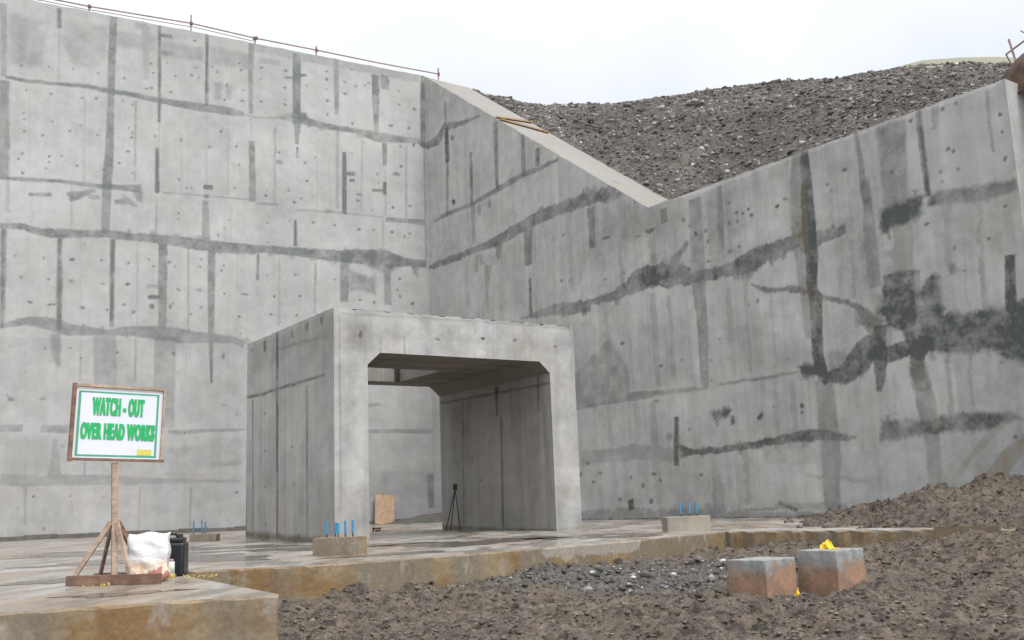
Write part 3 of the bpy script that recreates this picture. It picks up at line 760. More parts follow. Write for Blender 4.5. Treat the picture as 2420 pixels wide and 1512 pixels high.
('l',[(15.87,11.31),(15.85,11.01)],[0.118,0.118],0.5,0,0.8),
('l',[(15.15,11.33),(15.13,10.91)],[0.223,0.222],0.5,0,0.8),
('l',[(14.12,11.36),(14.11,11.09)],[0.188,0.187],0.5,0,0.8),
('l',[(12.69,11.55),(12.68,11.15)],[0.152,0.15],0.5,0,0.8),
('l',[(11.78,11.56),(11.77,11.16)],[0.265,0.265],0.5,0,0.8),
('l',[(10.95,11.52),(10.95,11.2)],[0.226,0.226],0.5,0,0.8),
('l',[(10.05,11.55),(10.05,11.18)],[0.185,0.184],0.5,0,0.8),
('l',[(9.22,11.27),(9.21,10.85)],[0.142,0.14],0.5,0,0.8),
('l',[(8.54,11.36),(8.54,10.89)],[0.263,0.262],0.5,0,0.8),
('l',[(7.15,11.34),(7.15,10.96)],[0.223,0.221],0.5,0,0.8),
('l',[(6.26,11.38),(6.26,10.94)],[0.178,0.178],0.5,0,0.8),
('l',[(5.34,11.37),(5.35,10.97)],[0.309,0.309],0.5,0,0.8),
('l',[(4.41,11.35),(4.42,10.86)],[0.264,0.263],0.5,0,0.8),
('l',[(13.55,7.69),(13.54,7.34)],[0.165,0.165],0.5,0,0.8),
('l',[(12.65,7.61),(12.64,7.29)],[0.128,0.126],0.5,0,0.8),
('l',[(10.79,7.58),(10.78,7.18)],[0.244,0.245],0.5,0,0.8),
('l',[(10.15,7.63),(10.14,7.35)],[0.205,0.203],0.5,0,0.8),
('l',[(5.53,17.19),(5.53,16.83)],[0.185,0.185],0.5,0,0.8),
('l',[(4.96,17.07),(4.96,16.75)],[0.321,0.319],0.5,0,0.8),
('l',[(3.21,17.08),(3.21,16.7)],[0.277,0.277],0.5,0,0.8),
('l',[(2.11,16.95),(2.12,16.66)],[0.228,0.228],0.5,0,0.8),
('l',[(8.96,16.99),(8.95,16.73)],[0.145,0.146],0.5,0,0.8)]
RIGHT_MARKS = [('l',[(0.04,16.77),(1.02,16.76),(1.57,17.14),(2.32,16.99),(3.19,16.86),(4.29,16.79)],[0.383,0.451,0.491,0.285,0.195,0.098],0.7,0,0.5),
('l',[(1.71,17.15),(1.74,15.5)],[0.329,0.326],0.9,0,0.2),
('l',[(1.74,15.5),(1.59,13.05)],[0.209,0.207],0.5,0,0.2),
('l',[(1.66,18.34),(1.67,17.14)],[0.165,0.165],0.5,0,0.2),
('l',[(3.57,15.38),(3.55,13.15)],[0.23,0.227],0.6,0,0.2),
('l',[(3.62,13.13),(3.62,11.39)],[0.303,0.301],0.35,0,0.2),
('l',[(5.43,16.09),(5.41,13.23)],[0.322,0.213],0.6,0,0.2),
('l',[(5.4,16.65),(5.42,15.91)],[0.142,0.142],0.3,0,0.2),
('l',[(7.26,14.98),(7.21,13.3)],[0.268,0.265],0.55,0,0.2),
('l',[(8.17,14.14),(8.12,13.42)],[0.291,0.289],0.7,0,0.2),
('l',[(8.18,14.14),(8.13,13.42)],[0.087,0.087],0.9,0.15,0.12),
('l',[(0.54,13.1),(1.56,13.18),(3.55,13.09),(4.28,13.16),(5.74,13.26),(7.16,13.34),(8.17,13.3),(9.42,13.33)],[0.134,0.2,0.191,0.224,0.265,0.251,0.198,0.109],0.6,0,0.4),
('d',2.12,13.56,0.118,0.145,1.0),
('d',4.04,12.71,0.144,0.201,0.43),
('d',4.84,12.72,0.085,0.198,0.52),
('d',2.19,16.48,0.157,0.123,0.69),
('l',[(-0.04,11.12),(0.95,11.1),(2.04,11.09),(3.98,11.09),(5.2,11.11),(6.32,11.23),(8.04,11.39),(9.61,11.39),(11.09,11.33),(12.47,11.26)],[0.196,0.29,0.285,0.3,0.418,0.511,0.524,0.491,0.548,0.379],0.65,0,0.6),
('p',[(10.54,11.7),(11.25,11.67),(12.57,11.2),(12.78,10.99),(12.11,10.92),(10.98,11.11),(10.4,11.42)],0.6,0,0.9),
('l',[(5.38,11.07),(5.37,10.34)],[0.528,0.315],0.6,0,0.4),
('l',[(4.64,10.23),(4.5,9.41)],[0.441,0.183],0.5,0,0.4),
('l',[(3.81,10.84),(3.71,10.14)],[0.381,0.304],0.4,0,0.5),
('l',[(4.06,10.84),(4.19,10.36)],[0.205,0.203],0.35,0,0.5),
('l',[(7.34,11.07),(7.28,9.67)],[0.555,0.456],0.6,0,0.2),
('l',[(7.36,9.15),(7.31,7.67)],[0.16,0.255],0.65,0,0.2),
('l',[(7.37,9.15),(7.32,7.67)],[0.048,0.076],0.85,0.15,0.12),
('l',[(11.11,11.0),(11.09,9.49)],[0.443,0.302],0.65,0,0.3),
('l',[(14.7,10.02),(14.7,9.53)],[0.326,0.324],0.6,0,0.3),
('l',[(16.11,9.97),(16.09,8.73),(16.02,7.2)],[0.522,0.564,0.604],0.42,0.1,0.2),
('p',[(15.69,7.65),(16.32,7.54),(16.37,7.14),(15.71,7.22)],0.55,0,0.4),
('l',[(17.16,10.1),(17.12,8.89),(17.1,8.13)],[0.185,0.246,0.163],0.5,0,0.3),
('l',[(16.91,10.03),(16.81,8.02)],[0.546,0.542],0.25,0.3,0.3),
('p',[(14.58,10.24),(15.54,10.13),(15.67,9.39),(14.7,9.34)],0.12,0.3,0.6),
('d',13.39,9.38,0.178,0.035,0.61),
('d',11.79,9.7,0.259,0.05,0.84),
('d',14.03,9.45,0.195,0.086,0.86),
('p',[(11.66,11.01),(14.76,10.05),(14.5,9.32),(12.86,9.34),(11.57,9.79)],0.25,0.35,1),
('l',[(13.01,10.65),(12.87,9.49)],[0.361,0.361],0.3,0,0.5),
('l',[(13.39,10.7),(13.42,9.8)],[0.247,0.244],0.3,0,0.5),
('l',[(6.66,7.71),(7.89,7.64),(8.77,7.68),(9.76,7.55),(10.84,7.46)],[0.102,0.239,0.426,0.468,0.439],0.6,0,0.6),
('l',[(10.85,7.56),(11.91,7.55),(12.72,7.71)],[0.187,0.338,0.503],0.65,0,0.6),
('l',[(12.71,7.59),(13.15,7.83),(13.7,7.91),(14.37,7.84),(15.13,7.69),(15.68,7.51),(16.5,7.41),(17.37,7.41),(18.21,7.48),(18.86,7.63)],[0.391,0.763,0.783,0.775,0.72,0.485,0.356,0.421,0.718,0.409],0.65,0,0.7),
('p',[(12.97,8.13),(13.81,8.25),(14.41,8.27),(15.0,8.35),(15.15,7.83),(14.35,7.57),(13.14,7.66)],0.5,0,0.8),
('l',[(13.76,7.65),(14.25,7.58),(14.72,7.35)],[0.069,0.067,0.067],0.9,0,0.2),
('l',[(13.77,7.65),(14.26,7.58),(14.73,7.35)],[0.021,0.02,0.02],1.1,0.15,0.12),
('l',[(14.98,8.07),(15.29,8.36),(15.71,8.64)],[0.437,0.256,0.166],0.6,0,0.4),
('p',[(17.53,7.53),(18.31,7.88),(18.63,7.81),(18.41,7.28),(18.06,6.94),(17.49,7.08)],0.45,0,0.5),
('l',[(16.02,7.2),(16.06,5.75),(15.99,4.0)],[0.554,0.424,0.316],0.5,0,0.3),
('p',[(9.65,5.11),(11.73,6.18),(11.93,5.88),(12.62,4.89),(12.59,4.07),(11.55,3.88),(9.56,3.93)],0.4,0,0.5),
('p',[(9.77,7.05),(10.77,6.89),(11.74,6.28),(9.63,5.14)],0.18,0,0.5),
('l',[(9.73,3.9),(11.81,3.93),(12.63,4.03),(15.15,3.97),(16.11,3.96)],[0.11,0.104,0.309,0.128,0.093],0.5,0.05,0.4),
('l',[(16.6,4.0),(18.03,3.98),(19.56,4.0)],[0.077,0.106,0.058],0.5,0,0.3),
('p',[(19.59,4.16),(19.85,4.2),(20.27,4.16),(20.38,3.83),(19.66,3.84)],0.9,0,0.5),
('l',[(20.41,10.21),(20.39,9.45),(20.33,7.89),(20.34,7.16),(20.25,6.21),(20.35,5.99),(20.24,4.42),(20.36,3.81),(20.47,3.57)],[0.278,0.381,0.481,0.445,0.34,0.439,0.37,0.39,0.159],0.9,0,0.2),
('l',[(20.15,10.26),(20.1,9.54),(20.03,7.99),(20.02,6.82),(20.02,4.89)],[0.284,0.531,0.595,0.415,0.274],0.45,0.4,0.2),
('l',[(20.36,3.66),(20.37,2.46),(20.39,1.53),(20.26,0.13)],[0.565,0.659,0.588,0.488],0.42,0.1,0.25),
('l',[(18.82,7.58),(19.39,7.64),(19.87,7.75),(20.24,7.6),(20.81,7.62),(21.51,7.69)],[0.636,0.509,0.389,0.654,0.358,0.265],0.62,0,0.7),
('l',[(18.12,6.78),(18.71,6.5),(19.48,6.41),(19.95,6.26),(20.42,6.05),(21.29,5.7),(21.67,5.5),(21.89,5.14),(22.2,4.78)],[0.061,0.162,0.175,0.2,0.14,0.137,0.167,0.425,0.582],0.65,0.1,0.5),
('p',[(21.63,5.39),(21.9,5.46),(21.97,4.93),(21.52,4.98)],0.45,0.1,0.6),
('l',[(20.39,3.69),(21.08,3.75),(21.57,4.08),(21.9,4.4),(22.41,4.1),(23.03,4.18),(23.46,3.98)],[0.308,0.567,0.739,0.622,0.394,0.44,0.358],0.78,0,0.7),
('p',[(20.51,4.4),(21.19,4.42),(21.28,4.01),(20.57,3.75)],0.4,0,0.6),
('l',[(22.25,4.89),(22.19,4.0),(22.07,3.19)],[0.423,0.421,0.15],0.8,0,0.4),
('p',[(22.52,6.16),(22.99,6.24),(23.43,6.15),(23.28,4.25),(23.04,4.27),(22.88,4.62),(22.46,4.83),(22.33,5.27)],0.95,0,0.3),
('p',[(22.25,5.68),(22.54,5.74),(22.48,4.96),(22.24,5.06)],0.5,0,0.6),
('p',[(23.57,5.78),(23.95,5.96),(24.07,5.82),(24.07,5.05),(24.09,4.88),(24.84,4.8),(25.69,4.77),(26.1,4.99),(26.3,4.96),(26.09,3.29),(25.54,3.55),(25.22,3.85),(24.33,3.84),(23.45,4.01),(23.26,4.32),(23.51,5.44)],0.8,0,0.6),
('l',[(25.89,5.99),(25.75,4.67)],[0.243,0.29],0.9,0,0.1),
('l',[(25.9,5.99),(25.76,4.67)],[0.073,0.087],1.1,0.15,0.06),
('d',24.45,5.98,0.153,0.152,0.56),
('d',24.73,5.85,0.058,0.022,0.49),
('l',[(23.41,6.12),(23.21,3.65),(23.3,3.06)],[0.284,0.393,0.388],0.6,0.1,0.3),
('l',[(23.2,3.76),(23.35,2.68),(23.4,1.76)],[0.475,0.552,0.41],0.42,0.25,0.3),
('l',[(23.4,1.76),(23.36,0.49)],[0.41,0.298],0.25,0,0.3),
('p',[(22.62,7.92),(23.39,7.97),(23.92,7.98),(23.74,7.49),(23.4,7.35),(22.84,7.37),(22.77,7.2),(22.57,7.29)],0.92,0,0.5),
('p',[(24.06,7.92),(24.31,8.04),(25.01,7.86),(26.26,7.74),(26.26,7.5),(25.84,7.42),(24.96,7.48),(24.26,7.64),(24.0,7.71)],0.7,0,0.4),
('l',[(22.28,8.91),(22.25,7.17),(22.24,5.91)],[0.217,0.397,0.363],0.5,0,0.3),
('l',[(22.13,10.24),(22.19,9.18),(22.24,8.21)],[0.123,0.183,0.274],0.55,0,0.3),
('p',[(22.74,10.2),(23.63,10.19),(23.44,7.9),(22.73,7.88),(22.76,9.01)],0.5,0.1,0.3),
('l',[(24.0,10.21),(24.0,9.1),(24.02,7.94)],[0.168,0.194,0.165],0.65,0,0.2),
('l',[(24.01,10.21),(24.01,9.1),(24.03,7.94)],[0.05,0.058,0.05],0.85,0.15,0.12),
('l',[(25.83,10.09),(25.8,9.29),(25.8,8.55)],[0.1,0.1,0.073],0.4,0,0.2),
('l',[(24.46,10.17),(24.38,9.6)],[0.224,0.167],0.4,0.2,0.3),
('l',[(23.25,7.39),(23.11,6.18)],[0.554,0.553],0.35,0.4,0.3),
('l',[(24.47,7.45),(24.34,6.14)],[0.189,0.187],0.2,0,0.3),
('l',[(14.69,3.17),(14.55,1.65)],[0.224,0.246],0.85,0.1,0.1),
('l',[(14.7,3.17),(14.56,1.65)],[0.067,0.074],1.05,0.15,0.06),
('l',[(14.72,2.06),(15.36,2.03),(16.25,2.02),(18.22,2.11),(19.32,2.22),(20.13,2.21),(21.22,2.02)],[0.443,0.187,0.183,0.232,0.282,0.359,0.08],0.8,0.05,0.5),
('l',[(9.95,2.14),(11.63,2.15),(12.68,2.19),(14.44,2.0)],[0.461,0.445,0.499,0.416],0.3,0,0.6),
('p',[(22.02,2.48),(23.09,2.34),(24.18,2.41),(24.95,2.37),(25.47,2.28),(25.73,2.14),(24.9,1.99),(23.48,1.97),(21.94,1.91)],0.7,0,0.5),
('p',[(16.18,3.26),(17.0,3.21),(16.88,3.04),(16.5,2.92),(16.34,2.78),(16.22,2.97)],0.9,0,0.6),
('d',17.03,2.85,0.087,0.127,0.79),
('l',[(17.99,2.8),(18.14,2.97)],[0.141,0.139],0.8,0,0.3),
('l',[(18.0,2.8),(18.15,2.97)],[0.042,0.042],1.0,0.15,0.18),
('d',19.58,3.06,0.077,0.069,1.03),
('d',19.55,2.87,0.038,0.062,0.77),
('d',18.57,3.12,0.051,0.055,0.38),
('d',15.21,2.77,0.067,0.073,0.4),
('d',14.33,2.53,0.115,0.121,0.47),
('l',[(25.89,1.76),(25.35,1.36),(24.65,0.66)],[0.336,0.389,0.419],0.55,1.0,0.3),
('l',[(25.46,2.23),(24.79,1.74),(23.97,0.98)],[0.117,0.166,0.146],0.28,0.8,0.3),
('l',[(9.68,0.07),(12.11,0.21),(15.54,0.12),(18.45,0.06),(20.85,0.1)],[0.384,0.363,0.244,0.142,0.158],0.4,0.1,0.8),
('l',[(12.35,0.65),(12.36,0.3)],[0.297,0.297],0.8,0,0.3),
('l',[(12.36,0.65),(12.37,0.3)],[0.089,0.089],1.0,0.15,0.18),
('l',[(18.49,0.41),(19.11,0.2)],[0.133,0.132],0.65,0,0.3),
('l',[(18.5,0.41),(19.12,0.2)],[0.04,0.04],0.85,0.15,0.18),
('l',[(19.53,1.12),(20.68,1.01),(21.52,0.87)],[0.069,0.122,0.08],0.3,0,0.5),
('l',[(16.25,0.37),(16.22,0.03)],[0.527,0.526],0.4,0,0.4),
('p',[(14.29,0.34),(15.91,0.38),(16.05,0.06),(13.69,0.03)],0.4,0,0.8),
('l',[(17.23,0.22),(18.32,0.24)],[0.073,0.071],0.5,0,0.3),
('l',[(9.72,-0.05),(16.21,-0.04),(20.9,-0.01)],[0.139,0.119,0.106],0.95,0.2,0.4),
('l',[(9.73,-0.05),(16.22,-0.04),(20.91,-0.01)],[0.042,0.036,0.032],1.15,0.15,0.24),
('l',[(18.33,0.3),(20.73,0.28)],[0.169,0.159],0.3,0,0.5),
('l',[(16.25,1.31),(16.2,0.37)],[0.327,0.529],0.3,0,0.4),
('d',10.86,1.57,0.089,0.054,0.53),
('d',10.55,1.27,0.117,0.058,0.64),
('d',9.86,1.59,0.081,0.086,0.6),
('d',12.43,1.36,0.073,0.059,0.68),
('d',13.52,1.42,0.102,0.047,0.8),
('d',13.0,1.11,0.09,0.065,0.68),
('d',13.79,1.22,0.087,0.064,0.68),
('d',15.56,1.34,0.079,0.062,0.68),
('d',13.31,0.58,0.088,0.079,0.76),
('d',11.83,0.66,0.095,0.067,0.68),
('d',10.28,1.93,0.102,0.07,0.68),
('d',8.25,11.72,0.124,0.066,0.57),
('d',9.46,10.34,0.086,0.076,0.53),
('d',11.67,8.24,0.073,0.052,0.49),
('d',12.66,8.27,0.069,0.051,0.49),
('d',13.19,8.23,0.068,0.05,0.49),
('d',9.25,8.68,0.087,0.068,0.68),
('d',9.78,8.6,0.131,0.091,0.53),
('d',15.83,9.15,0.069,0.048,0.57),
('d',16.04,8.85,0.089,0.079,0.84),
('d',15.57,9.41,0.083,0.066,0.68),
('d',16.5,8.84,0.062,0.078,0.6),
('d',16.53,8.49,0.074,0.067,0.57),
('d',17.46,8.85,0.063,0.059,0.64),
('d',17.8,8.86,0.058,0.076,0.6),
('d',17.79,8.04,0.074,0.048,0.6),
('d',16.53,7.85,0.082,0.046,0.72),
('d',15.63,7.77,0.073,0.058,0.76),
('d',18.33,8.88,0.087,0.061,0.84),
('d',17.39,7.95,0.079,0.052,0.57),
('d',12.38,5.86,0.085,0.062,0.76),
('d',21.39,5.71,0.046,0.061,0.76),
('d',19.29,8.89,0.083,0.06,0.84),
('d',18.22,9.09,0.057,0.048,0.84),
('d',18.0,9.02,0.053,0.052,0.72),
('d',17.77,9.1,0.078,0.045,0.72),
('d',17.48,9.47,0.083,0.056,0.53),
('d',19.98,8.19,0.065,0.058,0.68),
('d',21.2,8.87,0.051,0.042,0.57),
('d',21.07,9.05,0.075,0.064,0.68),
('d',21.68,9.31,0.06,0.05,0.84),
('d',19.61,9.04,0.067,0.059,0.68),
('d',23.07,8.84,0.049,0.048,0.76),
('d',25.02,10.05,0.038,0.062,0.6),
('d',24.65,10.04,0.045,0.046,0.76),
('d',26.08,9.39,0.05,0.06,0.84),
('d',26.08,8.97,0.038,0.046,0.64),
('d',24.81,8.87,0.057,0.054,0.72),
('d',24.68,8.96,0.06,0.051,0.84),
('d',26.06,8.31,0.04,0.054,0.84),
('d',24.87,8.39,0.038,0.062,0.6),
('d',24.41,8.45,0.05,0.04,0.6),
('d',24.45,8.2,0.036,0.048,0.57),
('d',24.03,8.86,0.051,0.053,0.68),
('d',23.78,10.02,0.055,0.05,0.8),
('d',22.95,10.01,0.046,0.064,0.72),
('d',22.13,10.2,0.049,0.059,0.49),
('d',25.45,6.47,0.043,0.046,0.72),
('d',24.55,6.46,0.044,0.05,0.6),
('d',23.86,7.23,0.063,0.041,0.76),
('d',24.66,4.17,0.05,0.036,0.72),
('d',21.42,7.71,0.044,0.041,0.49),
('d',21.13,7.84,0.048,0.068,0.6),
('d',19.29,8.87,0.068,0.06,0.68),
('d',25.93,7.17,0.047,0.035,0.72),
('d',13.84,3.73,0.097,0.058,0.53),
('d',15.08,4.95,0.06,0.047,0.49),
('d',18.31,6.27,0.063,0.06,0.6),
('d',14.15,4.87,0.105,0.051,0.76),
('d',16.27,4.14,0.057,0.045,0.49),
('d',22.24,0.21,0.04,0.037,0.49),
('d',20.49,0.26,0.07,0.056,0.72),
('d',22.03,0.42,0.04,0.037,0.49),
('d',25.47,1.76,0.052,0.049,0.72),
('d',25.67,1.68,0.046,0.044,0.8),
('d',16.33,4.78,0.057,0.045,0.49),
('d',19.2,4.4,0.049,0.042,0.49),
('d',17.98,6.21,0.052,0.044,0.49),
('d',16.73,5.38,0.056,0.045,0.49),
('p',[(9.77,11.18),(12.77,10.87),(12.87,9.49),(11.05,8.98),(9.73,8.95)],0.12,0.3,1),
('p',[(17.16,9.83),(19.78,9.88),(19.8,8.61),(17.37,8.43)],0.12,0,1),
('p',[(20.92,9.55),(22.03,9.58),(22.05,8.51),(20.97,8.68)],0.14,0,1),
('p',[(13.02,6.23),(15.55,6.1),(15.56,4.22),(13.06,4.23)],0.14,0.1,1),
('p',[(16.78,5.9),(19.64,5.67),(19.63,4.22),(16.97,4.31)],0.12,0,1),
('p',[(4.21,10.62),(7.12,10.67),(6.96,8.18),(4.38,8.29)],0.12,0.3,1),
('p',[(16.75,2.04),(19.96,1.96),(19.94,0.47),(16.76,0.42)],-0.1,0,1),
('p',[(21.92,7.36),(22.55,7.21),(22.43,6.1),(21.9,5.97)],0.3,0,0.8),
('p',[(24.51,7.51),(26.21,7.38),(25.84,6.03),(24.47,6.22)],0.1,0,1),
('p',[(20.77,1.79),(23.26,1.84),(23.2,0.4),(20.6,0.23)],-0.12,0,1),
('p',[(21.03,9.27),(22.0,9.23),(21.71,7.88),(20.89,7.96)],-0.14,0,0.8),
('p',[(18.41,5.63),(19.93,5.62),(19.92,4.9),(18.33,4.89)],-0.1,0,1),
('p',[(8.44,10.36),(10.91,10.26),(10.74,7.97),(8.29,8.1)],-0.1,0,0.8),
('p',[(17.65,9.56),(19.75,9.64),(19.67,8.14),(17.67,8.09)],-0.1,0,0.8),
('p',[(12.84,4.04),(16.59,3.91),(16.32,2.84),(12.75,2.99)],-0.08,0.2,1),
('l',[(8.5,11.18),(8.62,8.2)],[0.122,0.12],0.12,0.0,0.6),
('l',[(9.77,11.18),(9.88,8.13)],[0.319,0.314],0.19,0.3,0.6),
('l',[(12.49,10.18),(12.54,7.48)],[0.179,0.177],0.26,0.0,0.6),
('l',[(14.09,9.2),(14.1,8.33)],[0.332,0.331],0.33,0.3,0.6),
('l',[(15.13,9.81),(15.14,8.39)],[0.227,0.225],0.12,0.0,0.6),
('l',[(12.7,7.45),(12.76,4.26)],[0.151,0.147],0.19,0.3,0.6),
('l',[(13.93,7.36),(13.97,4.27)],[0.309,0.303],0.26,0.0,0.6),
('l',[(14.7,7.08),(14.72,4.18)],[0.205,0.201],0.33,0.3,0.6),
('l',[(15.46,7.07),(15.46,4.23)],[0.11,0.108],0.12,0.0,0.6),
('l',[(17.22,6.87),(17.2,4.16)],[0.241,0.239],0.19,0.3,0.6),
('l',[(17.9,7.0),(17.87,4.2)],[0.156,0.152],0.26,0.0,0.6),
('l',[(18.8,6.44),(18.77,4.21)],[0.073,0.073],0.33,0.3,0.6),
('l',[(11.54,3.81),(11.63,0.38)],[0.286,0.281],0.12,0.0,0.6),
('l',[(12.82,3.83),(12.85,2.43)],[0.171,0.172],0.19,0.3,0.6),
('l',[(13.62,3.75),(13.67,0.48)],[0.331,0.325],0.26,0.0,0.6),
('l',[(17.4,2.0),(17.39,0.41)],[0.193,0.191],0.33,0.3,0.6),
('l',[(18.69,3.85),(18.67,2.28)],[0.109,0.109],0.12,0.0,0.6),
('l',[(19.29,3.79),(19.27,2.36)],[0.231,0.228],0.19,0.3,0.6),
('l',[(24.05,3.65),(23.99,2.41)],[0.12,0.119],0.26,0.0,0.6),
('l',[(24.6,3.68),(24.54,2.46)],[0.064,0.064],0.33,0.3,0.6),
('l',[(25.02,3.62),(24.96,2.52)],[0.149,0.149],0.12,0.0,0.6),
('l',[(22.52,3.63),(22.48,2.54)],[0.118,0.116],0.19,0.3,0.6),
('l',[(24.85,7.53),(24.72,4.91)],[0.052,0.052],0.26,0.0,0.6),
('l',[(25.27,7.42),(25.14,4.83)],[0.14,0.139],0.33,0.3,0.6),
('l',[(25.7,7.41),(25.62,6.08)],[0.087,0.086],0.12,0.0,0.6),
('l',[(21.26,7.51),(21.21,5.87)],[0.228,0.225],0.19,0.3,0.6),
('l',[(21.65,7.31),(21.6,5.8)],[0.158,0.158],0.26,0.0,0.6),
('l',[(4.35,10.41),(4.48,8.27)],[0.216,0.213],0.33,0.3,0.6),
('l',[(5.68,10.3),(5.81,8.04)],[0.442,0.438],0.12,0.0,0.6),
('l',[(2.94,10.71),(3.08,8.87)],[0.34,0.337],0.19,0.3,0.6),
('l',[(15.2,10.16),(18.86,10.16),(21.83,10.18),(24.36,10.17),(26.23,10.2)],[0.089,0.082,0.074,0.07,0.066],-0.28,0,0.5),
('l',[(20.03,7.99),(20.53,7.87)],[0.435,0.429],0.5,0,0.6),
('l',[(23.3,4.61),(23.28,3.96)],[0.563,0.561],0.6,0,0.6),
('l',[(22.46,4.19),(22.67,5.6)],[0.118,0.119],0.4,0,0.5),
('p',[(18.33,6.4),(19.95,5.86),(19.85,4.91),(18.37,5.26)],-0.12,0,1),
('p',[(22.64,6.85),(23.0,6.77),(23.06,6.19),(22.62,6.17)],0.3,0.3,0.9),
('l',[(13.62,8.43),(13.6,7.74)],[0.122,0.122],0.45,0,0.8),
('l',[(14.14,8.64),(14.12,7.61)],[0.238,0.236],0.45,0,0.8),
('l',[(14.69,8.13),(14.68,7.63)],[0.139,0.139],0.45,0,0.8),
('l',[(15.35,8.02),(15.34,7.46)],[0.246,0.245],0.45,0,0.8),
('l',[(16.77,7.67),(16.76,7.25)],[0.146,0.145],0.45,0,0.8),
('l',[(17.64,7.71),(17.61,7.24)],[0.238,0.238],0.45,0,0.8),
('l',[(12.19,7.77),(12.18,7.23)],[0.207,0.207],0.45,0,0.8),
('l',[(10.48,7.67),(10.48,7.19)],[0.363,0.363],0.45,0,0.8),
('l',[(9.28,7.7),(9.27,7.29)],[0.264,0.264],0.45,0,0.8),
('l',[(18.94,7.8),(18.91,7.2)],[0.093,0.093],0.45,0,0.8),
('l',[(19.41,7.79),(19.38,7.28)],[0.182,0.18],0.45,0,0.8),
('l',[(21.15,4.0),(21.12,3.51)],[0.096,0.096],0.45,0,0.8),
('l',[(21.59,4.42),(21.54,3.61)],[0.171,0.171],0.45,0,0.8),
('l',[(21.95,4.76),(21.9,3.96)],[0.107,0.106],0.45,0,0.8),
('l',[(23.68,4.39),(23.63,3.76)],[0.165,0.164],0.45,0,0.8),
('l',[(24.11,4.17),(24.07,3.67)],[0.106,0.107],0.45,0,0.8),
('l',[(24.66,4.19),(24.62,3.7)],[0.168,0.168],0.45,0,0.8),
('l',[(25.09,4.19),(25.05,3.66)],[0.112,0.113],0.45,0,0.8),
('l',[(25.5,4.16),(25.44,3.45)],[0.062,0.061],0.45,0,0.8),
('l',[(22.27,2.57),(22.25,2.29)],[0.148,0.146],0.45,0,0.8),
('l',[(22.84,2.22),(22.82,1.89)],[0.084,0.084],0.45,0,0.8),
('l',[(23.98,2.22),(23.96,1.93)],[0.145,0.145],0.45,0,0.8),
('l',[(15.72,2.13),(15.71,1.82)],[0.148,0.148],0.45,0,0.8),
('l',[(17.26,2.17),(17.24,1.85)],[0.234,0.234],0.45,0,0.8),
('l',[(18.53,2.26),(18.51,1.91)],[0.145,0.145],0.45,0,0.8),
('l',[(19.58,2.33),(19.55,1.91)],[0.223,0.223],0.45,0,0.8),
('l',[(22.83,7.95),(22.77,7.14)],[0.135,0.135],0.45,0,0.8),
('l',[(23.25,7.89),(23.21,7.23)],[0.073,0.073],0.45,0,0.8),
('l',[(23.65,8.18),(23.6,7.39)],[0.142,0.142],0.45,0,0.8),
('l',[(24.55,7.83),(24.52,7.44)],[0.082,0.08],0.45,0,0.8),
('l',[(25.52,7.72),(25.49,7.35)],[0.139,0.139],0.45,0,0.8)]
FRONT_MARKS = [('d',0.63,4.36,0.045,0.084,1.03),
('d',2.54,4.38,0.047,0.036,0.74),
('d',3.72,4.47,0.052,0.04,0.99),
('d',4.61,4.48,0.064,0.038,0.88),
('d',5.79,4.4,0.052,0.031,0.84),
('l',[(1.1,4.3),(1.1,4.01)],[0.041,0.041],0.5,0,0.2),
('l',[(1.68,4.42),(1.68,4.02)],[0.063,0.063],0.45,0,0.2),
('l',[(0.12,4.8),(3.28,4.85),(6.3,4.88)],[0.028,0.05,0.096],0.3,0,0.4),
('p',[(0.33,4.45),(0.91,4.58),(2.16,4.52),(4.43,4.51),(6.17,4.5),(6.16,4.29),(4.42,4.32),(2.15,4.3),(0.9,4.16),(0.4,4.04)],0.14,0.2,0.8),
('l',[(5.29,4.56),(5.27,4.04)],[0.038,0.037],0.25,0,0.2),
('l',[(0.18,3.46),(0.75,3.46)],[0.036,0.036],0.15,0,0.2),
('l',[(0.13,4.76),(0.14,0.07)],[0.029,0.028],0.5,0.2,0.1),
('l',[(6.31,4.88),(6.27,3.56)],[0.066,0.065],0.35,0.3,0.4),
('p',[(0.78,4.29),(5.34,4.33),(5.32,4.04),(1.1,4.03)],-0.15,0,0.4),
('l',[(5.65,0.02),(6.37,0.05)],[0.098,0.099],0.4,0.6,0.4),
('l',[(0.14,0.11),(0.77,0.04)],[0.068,0.068],0.35,0.6,0.4),
('p',[(0.31,4.77),(0.41,4.78),(0.39,4.27),(0.26,4.35)],-0.15,0,0.4),
('p',[(0.1,1.14),(0.76,1.04),(0.8,-0.05),(0.09,-0.01)],0.14,0.6,1),
('p',[(5.67,1.02),(6.42,1.1),(6.42,-0.1),(5.62,-0.06)],0.16,0.6,1),
('l',[(0.11,0.0),(0.8,-0.06)],[0.119,0.121],0.6,0.5,0.6),  # leg foot, contact shade painted in with the splashed dirt
('p',[(0.21,4.63),(0.91,4.63),(0.9,4.02),(0.25,3.9)],0.2,0.2,1),
('p',[(2.16,4.66),(3.16,4.68),(3.04,4.42),(2.26,4.38)],0.18,0,1),
('p',[(4.2,4.64),(6.18,4.66),(6.15,4.19),(4.42,4.25)],0.2,0.3,1),
('p',[(5.68,3.75),(6.26,3.77),(6.25,2.53),(5.71,2.52)],0.1,0.2,1),
('l',[(0.51,4.88),(0.52,4.37)],[0.08,0.08],0.2,0,0.6),
('l',[(2.28,4.86),(2.29,4.38)],[0.152,0.152],0.16,0,0.7),
('l',[(3.5,4.85),(3.52,4.55)],[0.104,0.104],0.2,0,0.6),
('l',[(4.93,4.89),(4.95,4.54)],[0.148,0.149],0.2,0,0.6)]
